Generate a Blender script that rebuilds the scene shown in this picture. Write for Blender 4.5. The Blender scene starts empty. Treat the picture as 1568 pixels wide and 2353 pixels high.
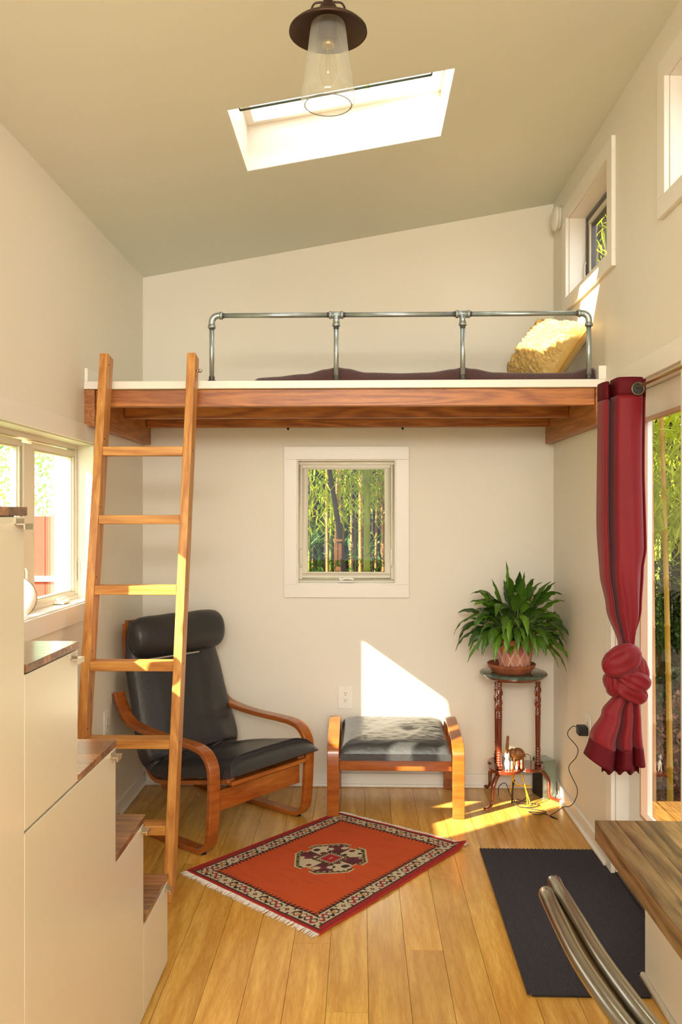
import bpy, math, random
from mathutils import Vector, Matrix, noise
C = bpy.context.scene.collection
R = random.Random(7)
PI = math.pi

# ---------------------------------------------------------------- camera
F, PSI, HZ, H = 1950.0, math.radians(1.65), 1183.0, 1.52
CX = 828 - F * math.tan(PSI)
cam = bpy.data.cameras.new('camera'); co = bpy.data.objects.new('camera', cam); C.objects.link(co)
cam.sensor_fit = 'HORIZONTAL'; cam.sensor_width = 24.0; cam.lens = F / 1568 * 24.0
co.location = (0, 0, H); co.rotation_euler = (PI / 2, 0, PSI)
cam.shift_x = (784 - CX) / 1568; cam.shift_y = (HZ - 1176.5) / 1568
cam.clip_start = 0.02
bpy.context.scene.camera = co

# ---------------------------------------------------------------- world, sun, fill lights, exposure
W = bpy.data.worlds.new('world'); bpy.context.scene.world = W; W.use_nodes = True
nt = W.node_tree; bg = nt.nodes['Background']
bg.inputs[0].default_value = (0.93, 0.97, 1.0, 1); bg.inputs[1].default_value = 2.7
SUN = Vector((1.40, 1.0, -1.0)).normalized()
sl = bpy.data.lights.new('sun', 'SUN'); sl.energy = 24; sl.angle = math.radians(0.7); sl.color = (1.0, 0.90, 0.70)
so = bpy.data.objects.new('sun', sl); C.objects.link(so); so.rotation_euler = SUN.to_track_quat('-Z', 'Y').to_euler()
def area(name, loc, rot, sx, sy, e, col):
    l = bpy.data.lights.new(name, 'AREA'); l.shape = 'RECTANGLE'; l.size = sx; l.size_y = sy; l.energy = e; l.color = col
    o = bpy.data.objects.new(name, l); C.objects.link(o); o.location = loc; o.rotation_euler = rot
    return o
# unseen fill lights added behind the camera to brighten the room
area('front_fill', (-0.05, -2.35, 2.52), (PI / 2 - 0.25, 0, 0), 2.0, 0.55, 112, (1.0, 0.975, 0.92))
area('ceiling_fill', (0.0, -0.6, 2.85), (0, 0, 0), 1.0, 1.2, 34, (1.0, 0.97, 0.91))
vs = bpy.context.scene.view_settings
vs.view_transform = 'Standard'; vs.look = 'None'; vs.exposure = 0.18; vs.gamma = 1.0; vs.use_curve_mapping = False

# ---------------------------------------------------------------- room numbers
XL, XR, D, YF = -1.227, 1.077, 4.758, -2.6
ZL, SL = 2.859, 0.1706
def zc(x): return ZL + (x - XL) * SL
TH = 0.13
LOFT_Y, LOFT_Z = 3.73, 2.112

# ---------------------------------------------------------------- materials
MATS = {}
def N(t, k, **kw):
    n = t.nodes.new(k)
    for a, b in kw.items(): setattr(n, a, b)
    return n
def lin(c):
    return tuple(((v / 255) / 12.92 if v / 255 <= 0.04045 else ((v / 255 + 0.055) / 1.055) ** 2.4) for v in c)
def mat(name, rgb, rough=0.5, metal=0.0, spec=0.5, var=0.0, vscale=8.0, stretch=(1, 1, 1), bump=0.0, bscale=60.0,
        rand=0.0, coat=0.0, sheen=0.0, attr=None, dark=None, trans=0.0, detail=4.0):
    if name in MATS: return MATS[name]
    m = bpy.data.materials.new(name); m.use_nodes = True; t = m.node_tree; p = t.nodes['Principled BSDF']
    col = lin(rgb)
    p.inputs['Roughness'].default_value = rough; p.inputs['Metallic'].default_value = metal
    p.inputs['Specular IOR Level'].default_value = spec
    p.inputs['Coat Weight'].default_value = coat; p.inputs['Coat Roughness'].default_value = 0.12
    p.inputs['Sheen Weight'].default_value = sheen
    p.inputs['Base Color'].default_value = (*col, 1)
    if trans:
        p.inputs['Subsurface Weight'].default_value = trans
    tc = N(t, 'ShaderNodeTexCoord'); oi = N(t, 'ShaderNodeObjectInfo')
    mp = N(t, 'ShaderNodeMapping'); mp.inputs['Scale'].default_value = stretch
    add = N(t, 'ShaderNodeVectorMath', operation='ADD'); sc_ = N(t, 'ShaderNodeVectorMath', operation='SCALE')
    cmb = N(t, 'ShaderNodeCombineXYZ')
    for i in range(3): t.links.new(oi.outputs['Random'], cmb.inputs[i])
    t.links.new(cmb.outputs[0], sc_.inputs[0]); sc_.inputs['Scale'].default_value = 37.0 if rand else 0.0
    t.links.new(tc.outputs['Object'], add.inputs[0]); t.links.new(sc_.outputs[0], add.inputs[1])
    t.links.new(add.outputs[0], mp.inputs['Vector'])
    src = None
    if attr:
        a = N(t, 'ShaderNodeAttribute'); a.attribute_name = attr; src = a.outputs['Color']
    if var or dark:
        nz = N(t, 'ShaderNodeTexNoise'); nz.inputs['Scale'].default_value = vscale; nz.inputs['Detail'].default_value = detail
        nz.inputs['Roughness'].default_value = 0.6
        t.links.new(mp.outputs[0], nz.inputs['Vector'])
        rp = N(t, 'ShaderNodeMapRange'); rp.inputs['From Min'].default_value = 0.3; rp.inputs['From Max'].default_value = 0.7
        t.links.new(nz.outputs['Fac'], rp.inputs['Value'])
        mx = N(t, 'ShaderNodeMix', data_type='RGBA')
        dk = lin(dark) if dark else tuple(v * (1 - var) for v in col)
        t.links.new(rp.outputs[0], mx.inputs['Factor'])
        mx.inputs[6].default_value = (*dk, 1); mx.inputs[7].default_value = (*col, 1)
        if src is not None:
            mu = N(t, 'ShaderNodeMix', data_type='RGBA', blend_type='MULTIPLY'); mu.inputs['Factor'].default_value = 1
            mx.inputs[6].default_value = (1 - var, 1 - var, 1 - var, 1); mx.inputs[7].default_value = (1, 1, 1, 1)
            t.links.new(src, mu.inputs[6]); t.links.new(mx.outputs[2], mu.inputs[7]); src = mu.outputs[2]
        else: src = mx.outputs[2]
    if rand:
        hs = N(t, 'ShaderNodeHueSaturation'); mr = N(t, 'ShaderNodeMapRange')
        mr.inputs['To Min'].default_value = 1 - rand; mr.inputs['To Max'].default_value = 1 + rand * 0.5
        t.links.new(oi.outputs['Random'], mr.inputs['Value']); t.links.new(mr.outputs[0], hs.inputs['Value'])
        if src is not None: t.links.new(src, hs.inputs['Color'])
        else: hs.inputs['Color'].default_value = (*col, 1)
        src = hs.outputs[0]
    if src is not None: t.links.new(src, p.inputs['Base Color'])
    if bump:
        nb = N(t, 'ShaderNodeTexNoise'); nb.inputs['Scale'].default_value = bscale; nb.inputs['Detail'].default_value = 3
        t.links.new(mp.outputs[0], nb.inputs['Vector'])
        b = N(t, 'ShaderNodeBump'); b.inputs['Strength'].default_value = bump; b.inputs['Distance'].default_value = 0.004
        t.links.new(nb.outputs['Fac'], b.inputs['Height']); t.links.new(b.outputs[0], p.inputs['Normal'])
    MATS[name] = m
    return m
def wood(name, light, dark, axis='y', scale=1.0, rough=0.45, rand=0.12, coat=0.0, knots=True, ring=18):
    """planed timber: long grain, growth rings and small knots"""
    m = bpy.data.materials.new(name); m.use_nodes = True; t = m.node_tree; p = t.nodes['Principled BSDF']
    p.inputs['Roughness'].default_value = rough; p.inputs['Coat Weight'].default_value = coat
    p.inputs['Coat Roughness'].default_value = 0.15
    tc = N(t, 'ShaderNodeTexCoord'); oi = N(t, 'ShaderNodeObjectInfo'); cmb = N(t, 'ShaderNodeCombineXYZ')
    for i in range(3): t.links.new(oi.outputs['Random'], cmb.inputs[i])
    s_ = N(t, 'ShaderNodeVectorMath', operation='SCALE'); s_.inputs['Scale'].default_value = 23.0
    add = N(t, 'ShaderNodeVectorMath', operation='ADD')
    t.links.new(cmb.outputs[0], s_.inputs[0]); t.links.new(tc.outputs['Object'], add.inputs[0]); t.links.new(s_.outputs[0], add.inputs[1])
    mp = N(t, 'ShaderNodeMapping'); v = [1.0 * scale] * 3; v['xyz'.index(axis)] = 0.09 * scale
    mp.inputs['Scale'].default_value = v; t.links.new(add.outputs[0], mp.inputs['Vector'])
    nz = N(t, 'ShaderNodeTexNoise'); nz.inputs['Scale'].default_value = 9; nz.inputs['Detail'].default_value = 2
    t.links.new(mp.outputs[0], nz.inputs['Vector'])
    ml = N(t, 'ShaderNodeMath', operation='MULTIPLY'); ml.inputs[1].default_value = ring; t.links.new(nz.outputs['Fac'], ml.inputs[0])
    sn = N(t, 'ShaderNodeMath', operation='PINGPONG'); sn.inputs[1].default_value = 1.0; t.links.new(ml.outputs[0], sn.inputs[0])
    fn = N(t, 'ShaderNodeTexNoise'); fn.inputs['Scale'].default_value = 120; fn.inputs['Detail'].default_value = 3
    t.links.new(mp.outputs[0], fn.inputs['Vector'])
    mm = N(t, 'ShaderNodeMath', operation='MULTIPLY_ADD'); mm.inputs[1].default_value = 0.55
    t.links.new(sn.outputs[0], mm.inputs[0]); t.links.new(fn.outputs['Fac'], mm.inputs[2])
    mr = N(t, 'ShaderNodeMapRange'); mr.inputs['From Min'].default_value = 0.35; mr.inputs['From Max'].default_value = 1.1
    t.links.new(mm.outputs[0], mr.inputs['Value'])
    mx = N(t, 'ShaderNodeMix', data_type='RGBA'); mx.inputs[6].default_value = (*lin(light), 1); mx.inputs[7].default_value = (*lin(dark), 1)
    t.links.new(mr.outputs[0], mx.inputs['Factor']); src = mx.outputs[2]
    if knots:
        mk = N(t, 'ShaderNodeMapping'); v = [6.0] * 3; v['xyz'.index(axis)] = 2.2; mk.inputs['Scale'].default_value = v
        t.links.new(add.outputs[0], mk.inputs['Vector'])
        vo = N(t, 'ShaderNodeTexVoronoi'); vo.inputs['Scale'].default_value = 1.0; t.links.new(mk.outputs[0], vo.inputs['Vector'])
        kr = N(t, 'ShaderNodeMapRange'); kr.inputs['From Min'].default_value = 0.035; kr.inputs['From Max'].default_value = 0.10
        kr.inputs['To Min'].default_value = 0.75; kr.inputs['To Max'].default_value = 0.0
        t.links.new(vo.outputs['Distance'], kr.inputs['Value'])
        kx = N(t, 'ShaderNodeMix', data_type='RGBA'); t.links.new(kr.outputs[0], kx.inputs['Factor'])
        t.links.new(src, kx.inputs[6]); kx.inputs[7].default_value = (*[q * 0.35 for q in lin(dark)], 1); src = kx.outputs[2]
    hs = N(t, 'ShaderNodeHueSaturation'); rr = N(t, 'ShaderNodeMapRange')
    rr.inputs['To Min'].default_value = 1 - rand; rr.inputs['To Max'].default_value = 1 + rand
    t.links.new(oi.outputs['Random'], rr.inputs['Value']); t.links.new(rr.outputs[0], hs.inputs['Value']); t.links.new(src, hs.inputs['Color'])
    t.links.new(hs.outputs[0], p.inputs['Base Color'])
    b = N(t, 'ShaderNodeBump'); b.inputs['Strength'].default_value = 0.12; b.inputs['Distance'].default_value = 0.002
    t.links.new(fn.outputs['Fac'], b.inputs['Height']); t.links.new(b.outputs[0], p.inputs['Normal'])
    MATS[name] = m
    return m
def glass_mat(name, tint=(1, 1, 1), refl=0.9, rough=0.0):
    m = bpy.data.materials.new(name); m.use_nodes = True; t = m.node_tree; t.nodes.remove(t.nodes['Principled BSDF'])
    out = t.nodes['Material Output']; tr = N(t, 'ShaderNodeBsdfTransparent'); gl = N(t, 'ShaderNodeBsdfGlossy')
    tr.inputs[0].default_value = (*tint, 1); gl.inputs['Roughness'].default_value = rough
    fr = N(t, 'ShaderNodeFresnel'); fr.inputs[0].default_value = 1.45
    ml = N(t, 'ShaderNodeMath', operation='MULTIPLY'); ml.inputs[1].default_value = refl
    ge = N(t, 'ShaderNodeNewGeometry'); iv = N(t, 'ShaderNodeMath', operation='SUBTRACT'); iv.inputs[0].default_value = 1.0
    m2 = N(t, 'ShaderNodeMath', operation='MULTIPLY'); t.links.new(ge.outputs['Backfacing'], iv.inputs[1]); t.links.new(iv.outputs[0], m2.inputs[0])
    mx = N(t, 'ShaderNodeMixShader'); t.links.new(fr.outputs[0], ml.inputs[0]); t.links.new(ml.outputs[0], m2.inputs[1]); t.links.new(m2.outputs[0], mx.inputs[0])
    t.links.new(tr.outputs[0], mx.inputs[1]); t.links.new(gl.outputs[0], mx.inputs[2]); t.links.new(mx.outputs[0], out.inputs[0])
    MATS[name] = m
    return m
WALL = mat('painted_wall', (234, 227, 211), rough=0.5, bump=0.05, bscale=180)
CEIL = mat('painted_ceiling', (232, 233, 218), rough=0.8, bump=0.04, bscale=180)
TRIM = mat('white_trim_paint', (240, 234, 222), rough=0.35)
CAB = mat('cream_cabinet_lacquer', (212, 203, 182), rough=0.28, coat=0.15)
BEAM = wood('oiled_fir_beam', (196, 124, 54), (142, 78, 28), 'x', 1.0, rough=0.4, rand=0.08)
BEAMY = wood('oiled_fir_side_beam', (186, 120, 56), (144, 84, 32), 'y', 1.0, rough=0.4, rand=0.05)
LAD = wood('oiled_fir_ladder', (212, 152, 76), (170, 106, 44), 'z', 1.0, rough=0.4, rand=0.05, ring=14)
RUNG = wood('oiled_fir_rung', (216, 156, 80), (178, 112, 48), 'x', 1.0, rough=0.4, rand=0.06, ring=10)
FLOOR = wood('bamboo_floor', (222, 174, 86), (190, 136, 54), 'y', 1.6, rough=0.26, rand=0.13, coat=0.25, knots=False, ring=6)
SUBF = mat('floor_joint_dark', (70, 44, 20), rough=0.8)
WAL_Y = wood('walnut_stave', (172, 142, 98), (84, 60, 38), 'y', 1.0, rough=0.33, rand=0.42, coat=0.1, ring=10)
WAL_X = wood('walnut_tread_stave', (160, 112, 72), (96, 58, 34), 'x', 1.0, rough=0.18, rand=0.3, coat=0.2, knots=False, ring=8)
BENT = mat('cherry_bentwood', (176, 98, 34), rough=0.25, dark=(138, 66, 20), vscale=6, stretch=(1, 1, 6), coat=0.4)
LEATH = mat('black_leather', (44, 42, 44), rough=0.40, bump=0.35, bscale=90, var=0.15, vscale=9, spec=0.6)
LEATHG = mat('worn_black_leather', (58, 58, 58), rough=0.36, bump=0.4, bscale=60, var=0.15, vscale=9, spec=0.7)
STEEL = mat('galvanised_pipe', (184, 196, 198), rough=0.38, metal=0.85, var=0.25, vscale=30)
STEELD = mat('pipe_thread_dark', (84, 80, 76), rough=0.5, metal=0.6)
CHROME = mat('brushed_steel', (168, 164, 154), rough=0.22, metal=1.0, var=0.2, vscale=6, stretch=(1, 1, 1))
NICK = mat('satin_nickel', (200, 190, 170), rough=0.3, metal=0.9)
BRASS = mat('dull_brass_rod', (176, 146, 92), rough=0.35, metal=0.9)
BRONZE = mat('dark_bronze', (74, 52, 42), rough=0.45, metal=0.5, var=0.2, vscale=12)
BLACK = mat('black_plastic', (30, 28, 30), rough=0.45)
RUBB = mat('black_rubber', (36, 30, 28), rough=0.7)
FLEECE = mat('brown_fleece', (84, 46, 44), rough=0.95, var=0.35, vscale=160, bump=0.9, bscale=260, sheen=0.3)
GOLD = mat('gold_satin', (206, 168, 92), rough=0.42, var=0.12, vscale=25, sheen=0.2, bump=0.1, bscale=60)
REDC = mat('crimson_satin', (124, 8, 22), rough=0.6, spec=0.3, var=0.12, vscale=5, bump=0.15, bscale=320, sheen=0.12)
REDH = mat('crimson_header', (96, 10, 22), rough=0.7, spec=0.2, bump=0.3, bscale=400, var=0.25, vscale=200)
MATM = mat('charcoal_carpet', (70, 64, 74), rough=0.95, dark=(18, 16, 22), vscale=330, detail=1.0, bump=1.0, bscale=500)
TERR = mat('terracotta', (170, 96, 58), rough=0.75, dark=(120, 66, 40), vscale=14, bump=0.3, bscale=90)
MARB = mat('green_marble', (96, 116, 100), rough=0.12, dark=(48, 66, 58), vscale=24, coat=0.6)
MAHO = mat('polished_mahogany', (124, 52, 22), rough=0.16, dark=(86, 30, 14), vscale=10, coat=0.8)
SOIL = mat('potting_soil', (62, 44, 30), rough=1.0, var=0.4, vscale=90, bump=1, bscale=120)
GLASS = glass_mat('window_glass')
def haze_glass(name):  # whitish share mixed into clear glass imitates the jar's milky reflections
    m = glass_mat(name, (0.97, 0.97, 0.92), 1.3, 0.04); t = m.node_tree; out = t.nodes['Material Output']; src = out.inputs[0].links[0].from_socket
    df = N(t, 'ShaderNodeBsdfTranslucent'); df.inputs[0].default_value = (0.62, 0.62, 0.56, 1); d2 = N(t, 'ShaderNodeBsdfDiffuse'); d2.inputs[0].default_value = (0.85, 0.85, 0.78, 1)
    m1 = N(t, 'ShaderNodeMixShader'); m1.inputs[0].default_value = 0.5; t.links.new(df.outputs[0], m1.inputs[1]); t.links.new(d2.outputs[0], m1.inputs[2])
    lw = N(t, 'ShaderNodeLayerWeight'); lw.inputs[0].default_value = 0.35
    mr = N(t, 'ShaderNodeMapRange'); mr.inputs['To Min'].default_value = 0.18; mr.inputs['To Max'].default_value = 0.70; t.links.new(lw.outputs['Facing'], mr.inputs['Value'])
    m2 = N(t, 'ShaderNodeMixShader'); t.links.new(mr.outputs[0], m2.inputs[0]); t.links.new(src, m2.inputs[1]); t.links.new(m1.outputs[0], m2.inputs[2]); t.links.new(m2.outputs[0], out.inputs[0])
    return m
LGLASS = haze_glass('lamp_glass')
SASH = mat('vinyl_sash', (222, 214, 192), rough=0.4)
SASHD = mat('grey_exterior_sash', (96, 92, 86), rough=0.5)

# ---------------------------------------------------------------- mesh helpers
class MB:
    def __init__(s): s.v = []; s.f = []
    def add(s, vs, fs):
        o = len(s.v); s.v += [tuple(v) for v in vs]; s.f += [tuple(i + o for i in f) for f in fs]; return s
    def box(s, x0, y0, z0, x1, y1, z1):
        v = [(x, y, z) for x in (x0, x1) for y in (y0, y1) for z in (z0, z1)]
        return s.add(v, [(0, 1, 3, 2), (4, 6, 7, 5), (0, 4, 5, 1), (2, 3, 7, 6), (0, 2, 6, 4), (1, 5, 7, 3)])
    def tube(s, pts, r, n=10, caps=True, closed=False, flat=None):
        pts = [Vector(p) for p in pts]; m = len(pts); rr = r if isinstance(r, (list, tuple)) else [r] * m
        vs_ = []; up = None
        for i, p in enumerate(pts):
            a = pts[(i - 1) % m] if (i or closed) else p; b = pts[(i + 1) % m] if (i < m - 1 or closed) else p
            d = (b - a).normalized()
            if up is None: up = Vector((0, 0, 1)) if abs(d.z) < 0.9 else Vector((0, 1, 0))
            side = d.cross(up).normalized(); up = side.cross(d).normalized()
            for k in range(n):
                an = 2 * PI * k / n
                vs_.append(p + side * (math.cos(an) * rr[i]) + up * (math.sin(an) * rr[i] * (flat or 1)))
        fs = []
        for i in range(m if closed else m - 1):
            for k in range(n):
                a, b = i * n + k, i * n + (k + 1) % n; c, d_ = ((i + 1) % m) * n + (k + 1) % n, ((i + 1) % m) * n + k
                fs.append((a, b, c, d_))
        if caps and not closed: fs += [tuple(range(n))[::-1], tuple((m - 1) * n + k for k in range(n))]
        return s.add(vs_, fs)
    def lathe(s, prof, n=32, c=(0, 0, 0), caps=True):
        vs_ = [(c[0] + r * math.cos(2 * PI * k / n), c[1] + r * math.sin(2 * PI * k / n), c[2] + z) for r, z in prof for k in range(n)]
        fs = [(i * n + k, i * n + (k + 1) % n, (i + 1) * n + (k + 1) % n, (i + 1) * n + k) for i in range(len(prof) - 1) for k in range(n)]
        if caps: fs += [tuple(range(n))[::-1], tuple((len(prof) - 1) * n + k for k in range(n))]
        return s.add(vs_, fs)
    def grid(s, nu, nv, fn):
        vs_ = [fn(i / nu, j / nv) for j in range(nv + 1) for i in range(nu + 1)]
        return s.add(vs_, [(j * (nu + 1) + i, j * (nu + 1) + i + 1, (j + 1) * (nu + 1) + i + 1, (j + 1) * (nu + 1) + i) for j in range(nv) for i in range(nu)])
    def prism(s, poly, to3, d0, d1):
        n = len(poly); vs_ = [to3(a, b, d0) for a, b in poly] + [to3(a, b, d1) for a, b in poly]
        return s.add(vs_, [tuple(range(n))[::-1], tuple(range(n, 2 * n))] + [(i, (i + 1) % n, n + (i + 1) % n, n + i) for i in range(n)])
    def strip(s, path, wvec, w, th):
        """bentwood strip: path of points, wide along wvec, thick in the bending plane"""
        pts = [Vector(p) for p in path]; wv = Vector(wvec).normalized(); vs_ = []; m = len(pts)
        for i, p in enumerate(pts):
            d = (pts[min(i + 1, m - 1)] - pts[max(i - 1, 0)]).normalized(); nn = wv.cross(d).normalized()
            for a, b in ((-1, -1), (1, -1), (1, 1), (-1, 1)): vs_.append(p + wv * (a * w / 2) + nn * (b * th / 2))
        fs = [(i * 4 + k, i * 4 + (k + 1) % 4, (i + 1) * 4 + (k + 1) % 4, (i + 1) * 4 + k) for i in range(m - 1) for k in range(4)]
        fs += [(3, 2, 1, 0), tuple((m - 1) * 4 + k for k in range(4))]
        return s.add(vs_, fs)
    def ball(s, c, r, n=12, m=8, rot=None):
        rx, ry, rz = r if isinstance(r, (tuple, list)) else (r, r, r); vs_ = []
        for j in range(m + 1):
            for k in range(n):
                a, b = PI * j / m, 2 * PI * k / n
                p = Vector((rx * math.sin(a) * math.cos(b), ry * math.sin(a) * math.sin(b), rz * math.cos(a)))
                if rot: p = rot @ p
                vs_.append(p + Vector(c))
        return s.add(vs_, [(j * n + k, (j + 1) * n + k, (j + 1) * n + (k + 1) % n, j * n + (k + 1) % n) for j in range(m) for k in range(n)])
    def mesh(s, name, m, smooth=False):
        me = bpy.data.meshes.new(name); me.from_pydata(s.v, [], s.f); me.validate(); me.update()
        import bmesh
        b = bmesh.new(); b.from_mesh(me); bmesh.ops.remove_doubles(b, verts=b.verts, dist=1e-6)
        bmesh.ops.recalc_face_normals(b, faces=b.faces); b.to_mesh(me); b.free()
        me.materials.append(m)
        if smooth:
            for p in me.polygons: p.use_smooth = True
        return me
    def build(s, name, m, parent=None, smooth=False, bev=0.0, loc=None):
        o = bpy.data.objects.new(name, s.mesh(name, m, smooth)); C.objects.link(o)
        if parent is not None: o.parent = parent
        if loc: o.location = loc
        if bev:
            b = o.modifiers.new('bevel', 'BEVEL'); b.width = bev; b.segments = 2; b.limit_method = 'ANGLE'; b.angle_limit = math.radians(40)
            if smooth is False:
                for p in o.data.polygons: p.use_smooth = True
                w = o.modifiers.new('wn', 'WEIGHTED_NORMAL'); w.keep_sharp = False
        return o
def catmull(pts, k=8, closed=False):
    pts = [Vector(p) for p in pts]; out = []; n = len(pts)
    rng = range(n) if closed else range(n - 1)
    for i in rng:
        p0 = pts[(i - 1) % n] if (closed or i) else pts[0] * 2 - pts[1]; p1 = pts[i]; p2 = pts[(i + 1) % n]
        p3 = pts[(i + 2) % n] if (closed or i + 2 < n) else pts[-1] * 2 - pts[-2]
        for q in range(k):
            t = q / k
            out.append(0.5 * ((2 * p1) + (p2 - p0) * t + (2 * p0 - 5 * p1 + 4 * p2 - p3) * t * t + (-p0 + 3 * p1 - 3 * p2 + p3) * t ** 3))
    if not closed: out.append(pts[-1])
    return out
def lerpt(tab, x):
    if x <= tab[0][0]: return tab[0][1]
    for (a, b), (c, d) in zip(tab, tab[1:]):
        if x <= c:
            t = (x - a) / (c - a); t = t * t * (3 - 2 * t); return b + (d - b) * t
    return tab[-1][1]
def tag(o, label=None, cat=None, group=None, kind=None):
    if label: o['label'] = label
    if cat: o['category'] = cat
    if group: o['group'] = group
    if kind: o['kind'] = kind
    return o
def thing(name, label, cat, loc=(0, 0, 0), rz=0.0, group=None, kind=None):
    o = bpy.data.objects.new(name, None); C.objects.link(o); o.location = loc; o.rotation_euler = (0, 0, rz)
    o.empty_display_size = 0.05
    return tag(o, label, cat, group, kind)
def struct(o, label, cat): return tag(o, label, cat, kind='structure')
def bx(*a): return MB().box(*a)
def slab_holes(fn, a0, a1, b0, b1, holes):
    """cells of a rectangle outside the holes, fn(mb,a0,b0,a1,b1)"""
    A = sorted({a0, a1, *[h[0] for h in holes], *[h[2] for h in holes]}); B = sorted({b0, b1, *[h[1] for h in holes], *[h[3] for h in holes]})
    mb = MB()
    for p, q in zip(A, A[1:]):
        for r, s in zip(B, B[1:]):
            mx, my = (p + q) / 2, (r + s) / 2
            if not any(h[0] < mx < h[2] and h[1] < my < h[3] for h in holes): fn(mb, p, r, q, s)
    return mb

# ---------------------------------------------------------------- shell
fl = struct(bx(XL - TH, YF - TH, -0.14, XR + TH, D + TH, -0.014).build('floor', SUBF), 'honey coloured bamboo plank floor of the room', 'floor')
PWID = 0.1315; k0 = math.floor((XL - 0.026) / PWID)
fixed = {-2: [3.006 - 0.0], -1: [2.593], 1: [2.97], -4: [2.4, 3.9], -3: [3.75], 0: [4.05], 2: [3.55], 3: [4.2], 5: [3.2, 4.5]}
for k in range(k0, 12):
    x0 = 0.026 + k * PWID; x1 = x0 + PWID
    if x0 > XR: break
    ax0, ax1 = max(x0, XL), min(x1, XR)
    js = fixed.get(k, [R.uniform(2.3, 4.5)])
    ys = [YF] + [y for y in (-1.2 + R.random(), 0.4 + R.random() * 0.8, 1.5 + R.random() * 0.4)] + js + [D]
    for y0, y1 in zip(ys, ys[1:]):
        g = 0.0007
        o = bx(ax0 + g, y0 + g, -0.014, ax1 - g, y1 - g, 0.0).build('floor_plank', FLOOR, fl)
wins_l = [(2.717, 1.132, 3.876, 1.845)]
mb = slab_holes(lambda m, a, b, c, d: m.box(XL - TH, a, b, XL, c, d), YF, D, -0.014, ZL, [(w[0], w[1], w[2], w[3]) for w in wins_l])
struct(mb.build('wall_left', WALL), 'white painted left wall behind the stairs and ladder', 'wall')
zr = zc(XR)
holes_r = [(3.675, 2.64, 4.405, 3.05), (2.255, 2.64, 2.985, 3.05), (2.835, 0.0, 3.614, 2.03), (-1.9, 1.1, -0.3, 2.0)]
mb = slab_holes(lambda m, a, b, c, d: m.box(XR, a, b, XR + TH, c, d), YF, D, -0.014, zr, holes_r)
struct(mb.build('wall_right', WALL), 'white painted right wall with the glass door and high windows', 'wall')
bh = (-0.354, 1.13, 0.2, 1.83)
mb = slab_holes(lambda m, a, b, c, d: m.box(a, D, b, c, D + TH, d), XL - TH, XR + TH, -0.014, ZL - 0.03, [bh])
mb.prism([(XL - TH, ZL - 0.03), (XR + TH, ZL - 0.03), (XR + TH, zc(XR + TH)), (XL - TH, zc(XL - TH))], lambda a, b, d: (a, d, b), D, D + TH)
struct(mb.build('wall_back', WALL), 'white painted back wall with the small window under the loft', 'wall')
mb = slab_holes(lambda m, a, b, c, d: m.box(a, YF - TH, b, c, YF, d), XL - TH, XR + TH, -0.014, ZL - 0.03, [(-0.9, 0.5, 0.8, 2.3)])
mb.prism([(XL - TH, ZL - 0.03), (XR + TH, ZL - 0.03), (XR + TH, zc(XR + TH)), (XL - TH, zc(XL - TH))], lambda a, b, d: (a, d, b), YF - TH, YF)
struct(mb.build('wall_front', WALL), 'white wall behind the camera', 'wall')
SK = (-0.485, 3.062, 0.345, 3.613); CT = 0.22
def cslab(m, a, b, c, d):
    v = [(x, y, zc(x) + t) for x in (a, c) for y in (b, d) for t in (0, CT)]
    m.add(v, [(0, 1, 3, 2), (4, 6, 7, 5), (0, 4, 5, 1), (2, 3, 7, 6), (0, 2, 6, 4), (1, 5, 7, 3)])
mb = slab_holes(cslab, XL - TH, XR + TH, YF - TH, D + TH, [SK])
ceil = struct(mb.build('ceiling', CEIL), 'sloping cream ceiling rising to the right', 'ceiling')
# skylight: painted well lining, frame, glass, blind rail
sky = thing('window_5', 'skylight let into the sloping ceiling, glowing white', 'skylight', kind='structure')
def cbox(m, a, b, c, d, t0, t1):
    v = [(x, y, zc(x) + t) for x in (a, c) for y in (b, d) for t in (t0, t1)]
    m.add(v, [(0, 1, 3, 2), (4, 6, 7, 5), (0, 4, 5, 1), (2, 3, 7, 6), (0, 2, 6, 4), (1, 5, 7, 3)])
m = MB(); e = 0.004
cbox(m, SK[0], SK[1], SK[0] + e, SK[3], 0.001, CT); cbox(m, SK[2] - e, SK[1], SK[2], SK[3], 0.001, CT)
cbox(m, SK[0] + e, SK[1], SK[2] - e, SK[1] + e, 0.001, CT); cbox(m, SK[0] + e, SK[3] - e, SK[2] - e, SK[3], 0.001, CT)
m.build('well_lining', TRIM, sky)
m = MB(); w = 0.035
cbox(m, SK[0] + e, SK[1] + e, SK[0] + w, SK[3] - e, CT - 0.03, CT + 0.02); cbox(m, SK[2] - w, SK[1] + e, SK[2] - e, SK[3] - e, CT - 0.03, CT + 0.02)
cbox(m, SK[0] + w, SK[1] + e, SK[2] - w, SK[1] + w, CT - 0.03, CT + 0.02); cbox(m, SK[0] + w, SK[3] - w, SK[2] - w, SK[3] - e, CT - 0.03, CT + 0.02)
m.build('skylight_frame', TRIM, sky)
m = MB(); cbox(m, SK[0] + w, SK[1] + w, SK[2] - w, SK[3] - w, CT - 0.008, CT); m.build('pane', GLASS, sky)
m = MB(); yb = SK[1] + 0.034; xa, xb = SK[0] + 0.045, SK[2] - 0.085
m.tube([(xa, yb, zc(xa) + 0.008), (xb, yb, zc(xb) + 0.008)], 0.0045, 8)
for x in (xa, xb): m.tube([(x, yb, zc(x) + 0.008), (x, SK[1] + e, zc(x) + 0.008)], 0.003, 6)
m.build('blind_rail', mat('grey_green_rail', (92, 104, 84), rough=0.4, metal=0.3), sky, smooth=True)

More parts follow.
